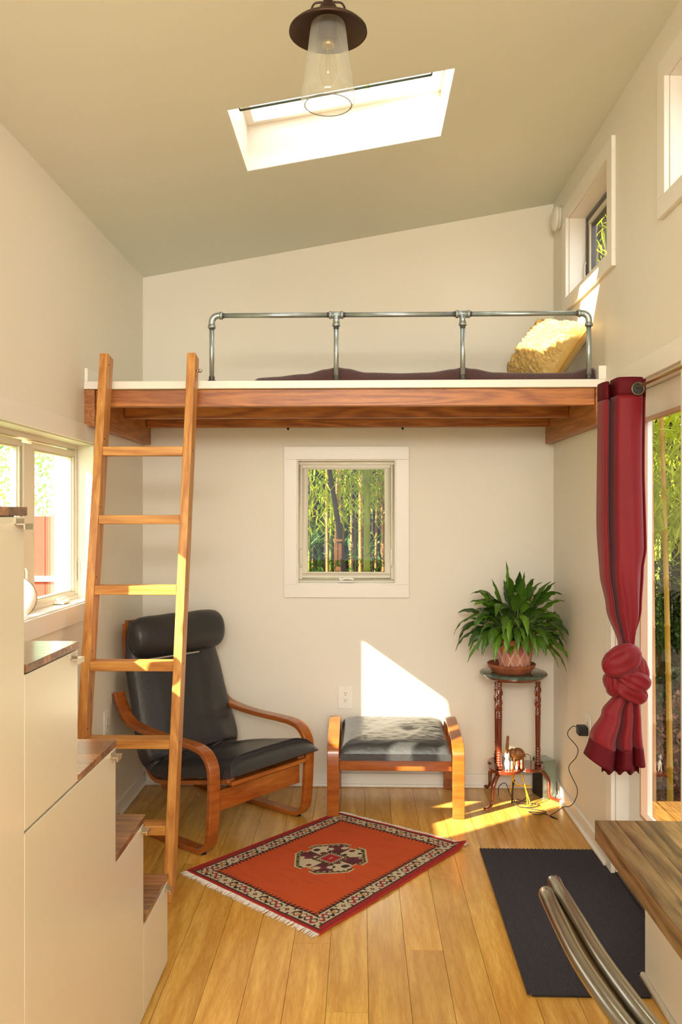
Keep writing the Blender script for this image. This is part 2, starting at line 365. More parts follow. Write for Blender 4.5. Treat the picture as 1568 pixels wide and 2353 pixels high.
def baseboard(name, label, pts, nrm):
    (x0, y0), (x1, y1) = pts; nx, ny = nrm; root = None
    m = MB(); t = 0.014
    m.box(min(x0, x1, x0 + nx * t), min(y0, y1, y0 + ny * t), 0.0, max(x0, x1, x0 + nx * t), max(y0, y1, y0 + ny * t), 0.075)
    root = struct(m.build(name, TRIM, bev=0.002), label, 'baseboard')
    s = 0.026; m = MB(); m.box(min(x0, x1, x0 + nx * s), min(y0, y1, y0 + ny * s), 0.0, max(x0, x1, x0 + nx * s), max(y0, y1, y0 + ny * s), 0.018)
    m.build('shoe_moulding', TRIM, root, bev=0.006)
baseboard('baseboard_back', 'white baseboard along the back wall', [(XL + 0.02, D), (XR - 0.02, D)], (0, -1))
baseboard('baseboard_left', 'white baseboard along the left wall', [(XL, 2.87), (XL, D)], (1, 0))
baseboard('baseboard_right', 'white baseboard along the right wall', [(XR, 3.70), (XR, D)], (-1, 0))
baseboard('baseboard_left_rear', 'white baseboard on the left wall behind the camera', [(XL, YF), (XL, 1.0)], (1, 0))

# ---------------------------------------------------------------- windows
def win(name, label, to3, w, z0, z1, w0, w1, cas, reveal, panes, casing_t=0.018, sash_m=None, hd=0.0):
    """to3(a,z,d): a along the wall, d into the wall (negative = into the room)"""
    root = thing(name, label, 'window', kind='structure')
    def B(a0, zz0, d0, a1, zz1, d1):
        p, q = to3(a0, zz0, d0), to3(a1, zz1, d1)
        return (min(p[0], q[0]), min(p[1], q[1]), min(p[2], q[2]), max(p[0], q[0]), max(p[1], q[1]), max(p[2], q[2]))
    def fr(a0, b0, a1, b1, t, d0, d1, bm):
        return [bx(*B(a0, b1 - t, d0, a1, b1, d1)), bx(*B(a0, b0, d0, a1, b0 + t, d1)), bx(*B(a0, b0 + t, d0, a0 + t, b1 - t, d1)), bx(*B(a1 - t, b0 + t, d0, a1, b1 - t, d1))]
    for q in fr(w0 - cas, z0 - cas, w1 + cas, z1 + cas, cas, -casing_t, -0.0005, 0): q.build('casing_board', TRIM, root, bev=0.0015)
    m = MB()
    for q in fr(w0, z0, w1, z1, 0.006, 0, reveal, 0): m.add(q.v, q.f)
    m.build('jamb_lining', TRIM, root)
    m = MB()
    for q in fr(w0 + 0.006, z0 + 0.006, w1 - 0.006, z1 - 0.006, 0.020, reveal - 0.012, TH - 0.005, 0): m.add(q.v, q.f)
    m.build('window_frame', sash_m or SASH, root, bev=0.001)
    n = len(panes)
    for (a0, b0, a1, b1) in panes:
        t = 0.026
        m = MB()
        for q in fr(a0 - t, b0 - t, a1 + t, b1 + t, t, reveal - 0.004, reveal + 0.03, 0): m.add(q.v, q.f)
        s = m.build('sash', SASH, root, bev=0.0012)
        m = MB()
        for q in fr(a0, b0, a1, b1, 0.006, reveal + 0.006, reveal + 0.03, 0): m.add(q.v, q.f)
        m.build('glazing_bead', SASHD if sash_m else SASH, s)
        bx(*B(a0, b0, reveal + 0.015, a1, b1, reveal + 0.019)).build('pane', GLASS, s)
        # crank operator on the sill
        ac = (a0 + a1) / 2
        m = MB(); p0, z = ac, z0 + 0.008
        m.box(*B(p0 - 0.045, z, reveal - 0.055, p0 + 0.045, z + 0.010, reveal - 0.012))
        c = m.build('crank_operator', TRIM, root, bev=0.004)
        m = MB(); pts = [to3(p0 - 0.03, z + 0.013, reveal - 0.03), to3(p0, z + 0.024, reveal - 0.04), to3(p0 + 0.045, z + 0.018, reveal - 0.045)]
        m.tube(catmull(pts, 5), 0.0065, 8); m.ball(to3(p0 - 0.032, z + 0.018, reveal - 0.03), 0.010); m.build('crank_handle', TRIM, c, smooth=True)
        for sgn, aa in ((-1, a0 - t - 0.005), (1, a1 + t + 0.005)):
            if n > 1 and sgn < 0: continue
            m = MB(); zz = b0 + (b1 - b0) * 0.06
            m.tube([to3(aa, zz, reveal - 0.014), to3(aa, zz + 0.02, reveal - 0.02), to3(aa, zz + 0.09, reveal - 0.02), to3(aa, zz + 0.105, reveal - 0.014)], 0.005, 8)
            m.build('sash_lock', TRIM, root, smooth=True)
    return root
win('window_1', 'small square window in the back wall under the loft, bamboo outside', lambda a, z, d: (a, D + d, z), 0, bh[1], bh[3], bh[0], bh[2], 0.073, 0.07, [(-0.305, 1.188, 0.146, 1.785)])
win('window_2', 'wide casement window with two panes in the left wall, blown bright', lambda a, z, d: (XL - d, a, z), 0, 1.132, 1.845, 2.717, 3.876, 0.076, 0.085, [(2.757, 1.172, 3.22, 1.785), (3.373, 1.172, 3.836, 1.785)], casing_t=0.012)
win('window_3', 'high window in the right wall above the loft end', lambda a, z, d: (XR + d, a, z), 0, 2.64, 3.05, 3.675, 4.405, 0.07, 0.095, [(3.725, 2.69, 4.355, 3.0)], casing_t=0.019, sash_m=SASHD)
win('window_4', 'nearer high window in the right wall, cut by the picture edge', lambda a, z, d: (XR + d, a, z), 0, 2.64, 3.05, 2.255, 2.985, 0.07, 0.095, [(2.305, 2.69, 2.935, 3.0)], casing_t=0.019, sash_m=SASHD)
# mullion cover of window 2
bx(XL - TH + 0.006, 3.25, 1.16, XL - 0.075, 3.343, 1.80).build('mullion', SASH, bpy.data.objects['window_2'], bev=0.002)

# ---------------------------------------------------------------- glass door
dr = thing('door_1', 'white framed glass patio door in the right wall beside the red curtain', 'door', kind='structure')
DY0, DY1, DZ = 2.835, 3.614, 2.03
for b in ((XR - 0.018, DY0 - 0.076, DZ, XR - 0.0005, DY1 + 0.076, DZ + 0.078), (XR - 0.018, DY1, 0.0, XR - 0.0005, DY1 + 0.076, DZ), (XR - 0.018, DY0 - 0.076, 0.43, XR - 0.0005, DY0, DZ)):
    bx(*b).build('casing_board', TRIM, dr, bev=0.0015)
m = MB(); m.box(XR, DY1 - 0.012, 0, XR + TH, DY1, DZ); m.box(XR, DY0, 0, XR + TH, DY0 + 0.012, DZ); m.box(XR, DY0 + 0.012, DZ - 0.012, XR + TH, DY1 - 0.012, DZ)
m.build('jamb', TRIM, dr)
m = MB(); x0, x1 = XR + 0.055, XR + 0.10; y0, y1 = DY0 + 0.016, DY1 - 0.018
m.box(x0, y1 - 0.145, 0.02, x1, y1, DZ - 0.014); m.box(x0, y0, 0.02, x1, y0 + 0.10, DZ - 0.014)
m.box(x0, y0 + 0.10, 0.02, x1, y1 - 0.145, 0.305); m.box(x0, y0 + 0.10, 1.905, x1, y1 - 0.145, DZ - 0.014)
leaf = m.build('door_leaf', TRIM, dr, bev=0.0015)
gy0, gy1 = y0 + 0.10, y1 - 0.145
m = MB(); bd = 0.014
m.box(x0 - 0.006, gy0, 0.305, x0 + 0.02, gy0 + bd, 1.905); m.box(x0 - 0.006, gy1 - bd, 0.305, x0 + 0.02, gy1, 1.905)
m.box(x0 - 0.006, gy0 + bd, 0.305, x0 + 0.02, gy1 - bd, 0.305 + bd); m.box(x0 - 0.006, gy0 + bd, 1.905 - bd, x0 + 0.02, gy1 - bd, 1.905)
m.build('glazing_bead', mat('tan_glazing_bead', (196, 160, 130), rough=0.4), leaf)
bx(x0 + 0.02, gy0, 0.305, x0 + 0.026, gy1, 1.905).build('pane', GLASS, leaf)
bx(XR + 0.0, DY0, -0.01, XR + TH, DY1, 0.018).build('threshold', mat('dark_threshold', (64, 52, 44), rough=0.5), dr)
bx(x0 + 0.004, y1 + 0.0005, 0.02, x1, y1 + 0.005, DZ - 0.014).build('weather_seal', BLACK, dr)
# low boxed ledge (wheel box) beneath the desk
lg = struct(bx(0.935, 0.9, 0.0, XR, 2.815, 0.42).build('wall_right_ledge', WALL, bev=0.003), 'low white boxed ledge along the right wall under the wooden desk', 'ledge')
MB().tube([(0.928, 0.9, 0.010), (0.928, 2.815, 0.010)], 0.010, 10).build('bead', TRIM, lg, smooth=True)

# ---------------------------------------------------------------- loft
lo = thing('loft', 'sleeping loft platform of orange fir beams with white edge board', 'loft', (0, 0, 0))
for s, (x0, x1) in enumerate(((XL + 0.001, XL + 0.046), (XR - 0.046, XR - 0.001))):
    bx(x0, LOFT_Y + 0.012, 1.915, x1, D - 0.001, 2.077).build('side_beam', BEAMY, lo, bev=0.002)
for y in (3.757, 4.22, 4.66):
    bx(XL + 0.047, y, 2.003, XR - 0.047, y + 0.04, 2.077).build('joist', BEAM, lo, bev=0.002)
bx(XL + 0.001, LOFT_Y + 0.02, 2.078, XR - 0.001, D - 0.001, 2.094).build('deck', TRIM, lo)
bx(XL + 0.001, LOFT_Y, 2.078, XR - 0.001, LOFT_Y + 0.019, 2.112).build('edge_board', TRIM, lo, bev=0.002)
bx(XL + 0.001, LOFT_Y + 0.02, 2.0945, XR - 0.001, D - 0.001, 2.112).build('top_board', TRIM, lo)
for x0, x1 in ((XL + 0.001, XL + 0.017), (XR - 0.035, XR - 0.001)):
    bx(x0, LOFT_Y + 0.006, 2.1125, x1, D - 0.001, 2.172).build('curb_board', TRIM, lo, bev=0.002)
for x in (-0.40, 0.235):
    m = MB(); m.lathe([(0.006, 0.0), (0.006, 0.012), (0.0, 0.012)], 10, (x, 4.70, 1.991)); m.build('bolt_head', BLACK, lo)

# railing
rl = thing('pipe_railing', 'galvanised steel pipe railing standing on the loft edge', 'railing', (0, LOFT_Y + 0.022, 2.112))
PX = [-0.659, -0.106, 0.452, 1.003]; RT = 0.292
for i, x in enumerate(PX):
    p = MB().tube([(x, 0, 0.012), (x, 0, RT - 0.02)], 0.0108, 14).build('post', STEEL, rl, smooth=True)
    MB().lathe([(0.019, 0), (0.019, 0.004), (0.013, 0.006), (0.013, 0.022), (0.011, 0.022)], 16, (x, 0, 0.0)).build('flange', STEELD if i else STEELD, rl, smooth=False, bev=0.0008)
    m = MB()
    if i in (0, 3):
        s = 1 if i == 0 else -1
        arc = [(x + s * 0.03 * (1 - math.cos(a)), 0, RT - 0.03 + 0.03 * math.sin(a)) for a in [PI / 2 * q / 8 for q in range(9)]]
        m.tube([(x, 0, RT - 0.05)] + arc + [(x + s * 0.045, 0, RT)], 0.0145, 16)
        m.tube([(x, 0, RT - 0.056), (x, 0, RT - 0.044)], 0.0175, 16); m.tube([(x + s * 0.036, 0, RT), (x + s * 0.048, 0, RT)], 0.0175, 16)
        m.build('elbow_fitting', STEEL, rl, smooth=True)
    else:
        m.tube([(x - 0.028, 0, RT), (x + 0.028, 0, RT)], 0.0145, 16)
        for q in (-0.026, 0.026): m.tube([(x + q - 0.005, 0, RT), (x + q + 0.005, 0, RT)], 0.0175, 16)
        m.tube([(x, 0, RT), (x, 0, RT - 0.045)], 0.0145, 16); m.tube([(x, 0, RT - 0.05), (x, 0, RT - 0.040)], 0.0175, 16)
        m.build('tee_fitting', STEEL, rl, smooth=True)
    MB().tube([(x, 0, RT - 0.062), (x, 0, RT - 0.052)], 0.0118, 14).build('pipe_thread', STEELD, p, smooth=True)
for a, b in zip(PX, PX[1:]):
    m = MB().tube([(a + 0.028, 0, RT), (b - 0.028, 0, RT)], 0.0108, 14).build('top_rail', STEEL, rl, smooth=True)
    for q in (a + 0.048 if a == PX[0] else a + 0.033, b - 0.050 if b == PX[-1] else b - 0.036): MB().tube([(q - 0.004, 0, RT), (q + 0.006, 0, RT)], 0.0118, 14).build('pipe_thread', STEELD, m, smooth=True)

# fleece blanket over the mat
bump = [(-0.476, 0.022), (-0.38, 0.026), (-0.25, 0.040), (-0.15, 0.060), (-0.106, 0.066), (-0.06, 0.060), (0.03, 0.045), (0.15, 0.040), (0.30, 0.044), (0.42, 0.060), (0.455, 0.066), (0.5, 0.058), (0.60, 0.040), (0.8, 0.037), (0.93, 0.042), (1.02, 0.062)]
def blk(u, v):
    x = -0.476 + u * (1.036 + 0.476); y = 3.772 + v * 0.94
    t = lerpt(bump, x); t = t * (1 - v * 0.25) + 0.012 * v
    t += 0.006 * noise.noise((x * 6, y * 6, 0))
    if v < 0.04: t *= math.sin(v / 0.04 * PI / 2) ** 0.4 if v > 0 else 0.0
    if v > 0.97: t *= (1 - v) / 0.03
    if u < 0.012: t *= (u / 0.012) ** 0.5
    return (x, y, 2.1135 + max(t, 0.0))
m = MB().grid(160, 60, blk); n0 = len(m.v)
m.grid(1, 1, lambda u, v: (-0.476 + u * 1.512, 3.772 + v * 0.94, 2.113))
o = m.build('blanket', FLEECE, smooth=True); tag(o, 'dark brown fleece blanket spread along the loft behind the pipe posts', 'blanket')

# gold ruched cushion
cu = thing('cushion', 'gold satin cushion with ruched face leaning in the loft corner', 'cushion', (0.912, 4.17, 2.314))
nn = Vector((-0.70, -0.42, 0.46)).normalized(); ax = Vector((0.58, 0.0, 0.82)); ax = (ax - nn * ax.dot(nn)).normalized(); bxv = nn.cross(ax)
def pil(sgn, ruch):
    def f(u, v):
        a, b = u * 2 - 1, v * 2 - 1
        prof = max(0.0, (1 - a ** 4) * (1 - b ** 4)) ** 0.55
        sh = 1 - 0.06 * (a * a) * (1 - b * b) * 0 - 0.07 * (1 - abs(a * b))
        t = 0.085 * prof
        p = ax * (a * 0.176 * (0.93 + 0.07 * b * b)) + bxv * (b * 0.19 * (0.93 + 0.07 * a * a))
        if ruch and prof > 0.25:
            q = Vector((a * 7, b * 7, 0)); q += Vector((noise.noise(q * 0.7), noise.noise(q * 0.7 + Vector((9, 3, 1))), 0)) * 1.3
            dd, pp = noise.voronoi(q)
            t += min(1, (prof - 0.25) * 4) * (0.021 * min(1.0, (dd[1] - dd[0]) * 2.4) - 0.006)
        else:
            t += 0.004 * prof * noise.noise((a * 4, b * 7, 3))
        return p + nn * (t * sgn)
    return f
MB().grid(110, 110, pil(1, True)).build('ruched_face', GOLD, cu, smooth=True)
MB().grid(30, 30, pil(-1, False)).build('back_panel', GOLD, cu, smooth=True)
per = [pil(1, False)(u, v) for u, v in [(i / 20, 0) for i in range(20)] + [(1, i / 20) for i in range(20)] + [(1 - i / 20, 1) for i in range(20)] + [(0, 1 - i / 20) for i in range(20)]]
MB().tube(per, 0.004, 6, closed=True).build('piping', mat('dark_gold_piping', (196, 138, 40), rough=0.5), cu, smooth=True)

# smoke detector
sd = thing('smoke_detector', 'round white smoke detector high on the right wall near the corner', 'smoke detector', (XR, 4.60, 3.115))
def latx(prof, mt, nm, par, n=36):
    m = MB().lathe(prof, n); m.v = [(-z, x, y) for x, y, z in m.v]; return m.build(nm, mt, par, smooth=True)
latx([(0.062, 0.0), (0.062, 0.016), (0.060, 0.018)], TRIM, 'base_ring', sd); latx([(0.056, 0.018), (0.056, 0.021)], BLACK, 'vent_gap', sd)
latx([(0.066, 0.021), (0.066, 0.026), (0.058, 0.036), (0.03, 0.040), (0.001, 0.041)], TRIM, 'cover', sd)

# ---------------------------------------------------------------- ladder
LX0, LX1 = -1.119, -0.705
FT, TP = Vector((0, 3.30, 0.0)), Vector((0, 3.615, 2.215))
ld = thing('loft_ladder', 'orange fir ladder of seven rungs leaning on the loft edge', 'ladder', (0, 0, 0))
dirL = (TP - FT).normalized(); nrm = Vector((0, -dirL.z, dirL.y))
SWD, SDP = 0.036, 0.082
def lsh(z): return -0.034 * (1 - z / TP.z)
def stile(x0, nm):
    m = MB(); pr = []
    a = FT; b = TP
    vs_ = []
    for x in (x0, x0 + SWD):
        vs_ += [(x + lsh(0), a.y, 0.0), (x + lsh(0), a.y + SDP / dirL.z, 0.0), (x, b.y, b.z), (x, b.y + SDP, b.z - SDP * dirL.y)]
    m.add(vs_, [(0, 1, 3, 2), (4, 6, 7, 5), (0, 4, 5, 1), (2, 3, 7, 6), (0, 2, 6, 4), (1, 5, 7, 3)])
    o = m.build('stile', LAD, ld, bev=0.003)
    return o
sL = stile(LX0, 0); sR = stile(LX1 - SWD, 1)
# bolt eye on right stile
m = MB(); ez = 2.14; ey = FT.y + (TP.y - FT.y) * ez / TP.z + 0.03
m.tube([(LX1 - 0.002, ey, ez), (LX1 + 0.012, ey, ez)], 0.004, 8); m.ball((LX1 + 0.016, ey, ez), 0.009, 10, 8); m.build('bolt_knob', NICK, sR, smooth=True)
def at_v(v, f0=0):
    b = (HZ - v) / F; # z on the stile front line
    t = 0.5
    for _ in range(40):
        y = FT.y + (TP.y - FT.y) * t; z = TP.z * t
        t += ((H + b * y) - z) * 0.4
    return t
for v in (1035, 1194, 1358, 1535, 1715, 1915):
    t = at_v(v); y = FT.y + (TP.y - FT.y) * t; z = TP.z * t
    rb = bx(LX0 + SWD + lsh(z), y + 0.002, z - 0.019, LX1 - SWD + lsh(z), y + SDP - 0.004, z + 0.019).build('rung', RUNG, ld, bev=0.003)
t = at_v(2085); z = TP.z * t; y = FT.y + (TP.y - FT.y) * t
bx(LX0 + SWD + lsh(z), y + 0.002, z - 0.019, LX1 - SWD + lsh(z), y + SDP - 0.004, z + 0.019).build('rung', RUNG, ld, bev=0.003)
PLUG = mat('dark_wood_plug', (80, 44, 20), rough=0.7)
for v in (860, 1033, 1193, 1357, 1530, 1712, 1920):
    t = at_v(v); y = FT.y + (TP.y - FT.y) * t + 0.03; z = TP.z * t
    MB().tube([(LX1 + lsh(z) - 0.001, y, z), (LX1 + lsh(z) + 0.0006, y, z)], 0.0045, 8).build('screw_plug', PLUG, sR)
    MB().tube([(LX0 + SWD + lsh(z + .05) - 0.001, y, z + 0.05), (LX0 + SWD + lsh(z + .05) + 0.0006, y, z + 0.05)], 0.0045, 8).build('screw_plug', PLUG, sL)

# ---------------------------------------------------------------- storage stairs
st = thing('storage_stairs', 'cream cabinet staircase with walnut treads and nickel pulls at left', 'cabinet stairs', (0, 0, 0))
FX = -0.650
steps = [(1.03, 1.640, 1.535), (1.335 + 0.29, 1.945, 1.228), (1.945, 2.250, 0.920), (2.250, 2.556, 0.612), (2.556, 2.862, 0.303)]
# carcass
m = MB()
for i, (y0, y1, z) in enumerate(steps):
    ya = steps[i - 1][1] - 0.018 if i else y0
    m.box(XL + 0.02, ya, 0.05, FX - 0.019, y1 - 0.018, z - 0.017)
m.build('carcass', CAB, st)
bx(XL + 0.02, 1.03, 0.0, FX - 0.04, 2.825, 0.05).build('plinth', BLACK, st)
def door(poly, nm='door'):
    o = MB().prism(poly, lambda a, b, d: (d, a, b), FX - 0.018, FX).build(nm, CAB, st, bev=0.0012)
    return o
g = 0.0012
zt = [s[2] - 0.019 for s in steps]
d1 = door([(1.03, 0.015), (1.625 - g, 0.015), (1.625 - g, zt[0]), (1.03, zt[0])])
d2 = door([(1.625 + g, 0.907), (1.935, 0.907), (1.935, zt[1]), (1.625 + g, zt[1])])
d3 = door([(1.625 + g, 0.015), (2.528 - g, 0.015), (2.528 - g, zt[3]), (2.238, zt[3]), (2.238, 0.901), (1.625 + g, 0.901)])
d4 = door([(2.528 + g, 0.015), (2.845, 0.015), (2.845, zt[4]), (2.528 + g, zt[4])])
for (y0, y1, z), dd in zip(steps, (d1, d2, d3, d3, d4)):
    m = MB(); yy = y1 - 0.020; zz = z - 0.034
    m.box(FX, yy - 0.040, zz, FX + 0.019, yy, zz + 0.0025); m.box(FX + 0.0165, yy - 0.040, zz - 0.009, FX + 0.019, yy, zz)
    m.box(FX, yy - 0.040, zz, FX + 0.0018, yy, zz + 0.012)
    m.build('handle', NICK, dd)
for i, (y0, y1, z) in enumerate(steps):
    ya = steps[i - 1][1] - 0.004 if i else y0
    tr = bx(XL + 0.001, ya + 0.001, z - 0.017, FX - 0.002, y1 - 0.002, z - 0.004).build('tread', mat('walnut_edge', (92, 60, 40), rough=0.4), st)
    n = max(7, round((y1 - ya) / 0.043)); w = (y1 - ya) / n
    for q in range(n):
        xs = [XL + 0.001] + sorted([R.uniform(-1.1, -0.75)]) + [FX]
        for xa, xb in zip(xs, xs[1:]):
            bx(xa + 0.0003, ya + q * w + 0.0003, z - 0.016, xb - 0.0003, ya + (q + 1) * w - 0.0003, z).build('stave', WAL_X, tr)

# ---------------------------------------------------------------- armchair
ch = thing('lounge_armchair', 'bentwood lounge armchair with black leather cushion behind the ladder', 'armchair', (-0.535, 4.054, 0))
ANG = math.atan2(-0.666, 0.746) + math.radians(3.5); ch.rotation_euler = (0, 0, ANG)   # local +x = front
def S(s, y, z): return (-s, y, z)
arm = [(0.60, 0.640), (0.565, 0.575), (0.50, 0.512), (0.40, 0.490), (0.25, 0.478), (0.08, 0.475), (0.0, 0.470), (-0.055, 0.452), (-0.092, 0.41), (-0.104, 0.35), (-0.100, 0.22), (-0.092, 0.11), (-0.078, 0.055), (-0.045, 0.022), (0.0, 0.014), (0.10, 0.013), (0.40, 0.013), (0.74, 0.013)]
for sg in (-1, 1):
    pth = [S(a, sg * 0.315, b) for a, b in arm]
    MB().strip(catmull(pth, 5), (0, 1, 0), 0.060, 0.024).build('arm_frame', BENT, ch, bev=0.004)
    MB().lathe([(0.014, 0.0), (0.014, 0.003)], 12, (0.035, sg * 0.315, -0.0)).build('foot_pad', RUBB, ch)
    fr = [(0.635, 0.97), (0.635, 0.85), (0.59, 0.66), (0.52, 0.46), (0.47, 0.32), (0.43, 0.255), (0.36, 0.232), (0.20, 0.258), (0.0, 0.300), (-0.13, 0.330)]
    MB().strip(catmull([S(a, sg * 0.235, b) for a, b in fr], 5), (0, 1, 0), 0.045, 0.020).build('seat_frame', BENT, ch, bev=0.003)
bx(0.050, -0.285, 0.182, 0.072, 0.285, 0.275).build('front_rail', BENT, ch, bev=0.003)
bx(-0.378, -0.225, 0.185, -0.358, 0.225, 0.232).build('rear_rail', BENT, ch, bev=0.003)
bx(0.105, -0.245, 0.308, 0.15, 0.245, 0.328).build('seat_slat', BENT, ch, bev=0.003)
bx(-0.655, -0.235, 0.93, -0.635, 0.235, 0.985).build('top_rail', BENT, ch, bev=0.003)
for z, s_ in ((0.42, 0.51), (0.55, 0.56), (0.70, 0.61), (0.83, 0.638)):
    bx(-s_ - 0.008, -0.23, z - 0.03, -s_ + 0.008, 0.23, z + 0.03).build('back_slat', BENT, ch, bev=0.003)
prof = [(-0.20, 0.372), (-0.16, 0.352), (0.0, 0.325), (0.18, 0.292), (0.34, 0.262), (0.42, 0.285), (0.455, 0.355), (0.505, 0.50), (0.555, 0.66), (0.598, 0.80), (0.612, 0.93), (0.61, 0.985)]
P = catmull([(a, 0, b) for a, b in prof], 6); npf = len(P)
def cush(side):
    def f(u, v):
        x = v * (npf - 1); i = min(int(x), npf - 2); t = x - i; p = P[i].lerp(P[i + 1], t)
        d = (P[min(i + 1, npf - 1)] - P[i]).normalized(); n_ = Vector((-d.z, 0, d.x))   # towards sitter
        if n_.z < -0.2 or n_.x > 0.0 and v > 0.5: n_ = n_ if n_.x < 0 else -n_
        a = u * 2 - 1
        e = max(0, 1 - abs(a) ** 5) ** 0.5 * min(1, (v / 0.05) ** 0.5 if v < 0.05 else 1) * min(1, ((1 - v) / 0.02) ** 0.5 if v > 0.98 else 1)
        hw = lerpt([(0, 0.288), (0.42, 0.290), (0.55, 0.322), (0.72, 0.305), (1, 0.262)], v)
        th = lerpt([(0, 0.085), (0.12, 0.092), (0.35, 0.085), (0.5, 0.075), (0.75, 0.068), (1, 0.05)], v)
        th *= (1 - 0.20 * math.exp(-(a * a) / 0.25) * math.exp(-((v - 0.36) / 0.12) ** 2))
        wr = 0.006 * noise.noise((a * 3, v * 22, 1.0)) * math.exp(-((v - 0.42) / 0.14) ** 2) * 2.2 + 0.005 * noise.noise((a * 5, v * 9, 5))
        wr -= 0.006 * math.exp(-((v - 0.60) / 0.006) ** 2) + 0.004 * math.exp(-((v - 0.335) / 0.006) ** 2)
        q = p + n_ * ((th + wr) * e if side > 0 else 0.0)
        return (-q.x, a * hw + 0.018 * min(1, v * 2), q.z)
    return f
MB().grid(40, 120, cush(1)).build('cushion', LEATH, ch, smooth=True)
MB().grid(12, 60, cush(-1)).build('cushion_underside', LEATH, ch, smooth=True)
# head roll
def roll(u, v):
    a = v * 2 - 1; th = u * 2 * PI; e = (1 - abs(a) ** 10) ** 0.5 if abs(a) < 1 else 0
    c = Vector((0.528, 0, 0.908)); rx, rz = 0.062 * (0.25 + 0.75 * e), 0.103 * (0.30 + 0.70 * e)
    tilt = 0.12; x, z = rx * math.cos(th), rz * math.sin(th); x, z = x * math.cos(tilt) + z * math.sin(tilt), -x * math.sin(tilt) + z * math.cos(tilt)
    w = 1 + 0.03 * noise.noise((math.cos(th) * 2, a * 3, math.sin(th) * 2))
    return (-(c.x + x * w), a * 0.298 + 0.008, c.z + z * w)
hr = MB().grid(32, 40, roll)
for j in (0, 40): hr.f.append(tuple(j * 33 + i for i in range(32)))
hr.build('head_pillow', LEATH, ch, smooth=True)
MB().tube([(-0.478, -0.235, 0.803), (-0.473, 0.10, 0.803)], 0.0035, 6).build('zip_line', mat('pale_zip', (190, 180, 160), rough=0.5), ch)

# ---------------------------------------------------------------- footstool
fs = thing('footstool', 'bentwood footstool with black leather cushion in the sun beneath window', 'footstool', (0.178, 4.5, 0))
leg = [(-0.238, 0.0), (-0.238, 0.10), (-0.238, 0.22), (-0.236, 0.30), (-0.222, 0.34), (-0.180, 0.362), (-0.08, 0.378), (0.08, 0.397), (0.16, 0.402), (0.205, 0.388), (0.222, 0.35), (0.225, 0.28), (0.225, 0.14), (0.225, 0.0)]
for sg in (-1, 1):
    MB().strip(catmull([(sg * (0.314 + 0.0), a, b) for a, b in leg], 5), (1, 0, 0), 0.060, 0.024).build('side_frame', BENT, fs, bev=0.003)
bx(-0.285, -0.205, 0.225, 0.285, -0.183, 0.285).build('front_rail', BENT, fs, bev=0.003)
bx(-0.285, 0.183, 0.26, 0.285, 0.205, 0.32).build('rear_rail', BENT, fs, bev=0.003)
def fcu(u, v):
    a, b = u * 2 - 1, v * 2 - 1
    e = max(0, (1 - abs(a) ** 8) * (1 - abs(b) ** 8)) ** 0.45
    th = 0.030 + 0.055 * e if e > 0 else 0.03
    th -= 0.012 * math.exp(-((a - 0.28) ** 2 + (b + 0.05) ** 2) / 0.02)
    r = math.hypot(a - 0.28, b + 0.05)
    th += 0.0030 * noise.noise((a * 4 + b * 2, b * 18, 2)) * e * (0.5 + 0.8 * abs(a)) + 0.0025 * noise.noise((a * 9, b * 9, 7)) * e
    return (a * 0.277, -0.012 + b * 0.232, 0.290 + 0.05 * v * 0.9 + th)
m = MB().grid(60, 48, fcu); m.build('cushion', LEATHG, fs, smooth=True)
m = MB().grid(1, 1, lambda u, v: ((u * 2 - 1) * 0.277, -0.012 + (v * 2 - 1) * 0.232, 0.288 + 0.045 * v)); 
def fsd(u, v):
    q = u * 4; i = min(int(q), 3); t = q - i; c = [(-1, -1), (1, -1), (1, 1), (-1, 1), (-1, -1)]
    a = c[i][0] + (c[i + 1][0] - c[i][0]) * t; b = c[i][1] + (c[i + 1][1] - c[i][1]) * t
    vv = (b + 1) / 2; return (a * 0.277, -0.012 + b * 0.232, 0.288 + 0.045 * vv + 0.034 * v)
m.grid(40, 1, fsd); m.build('cushion_side', LEATHG, fs, smooth=False)

# ---------------------------------------------------------------- rug
rg = thing('patterned_rug', 'orange woven rug with floral border, medallion and white fringe', 'rug', (0, 0, 0))
rc = [Vector((-0.146, 3.064, 0)), Vector((0.483, 3.905, 0)), Vector((-0.117, 4.316, 0)), Vector((-0.737, 3.593, 0))]  # B, R, T, L
def rp(s, t):   # s along B->R (long side), t across towards L/T
    a = rc[0].lerp(rc[1], s); b = rc[3].lerp(rc[2], s); return a.lerp(b, t)
OR, RD, DK, CR, OL, MR = [lin(c) for c in ((206, 78, 14), (158, 26, 18), (52, 22, 22), (206, 190, 156), (110, 96, 30), (112, 24, 34))]
LS, LT_ = 1.0, 0.76
def oct_in(x, y, s):
    x, y = abs(x) / s, abs(y) / s
    if x > 1 or y > 1: return False
    if x + y > 1.45: return False
    if x > 0.80 and y < 0.16 and False: return False
    return not (y > 0.80 and x < 0.10)
def hook(x, y, n, ph=0.0):
    return math.sin(x * n + ph) * math.sin(y * n * 1.07 + ph * 1.7) + 0.55 * math.sin((x + y) * n * 0.61 + 1.3)
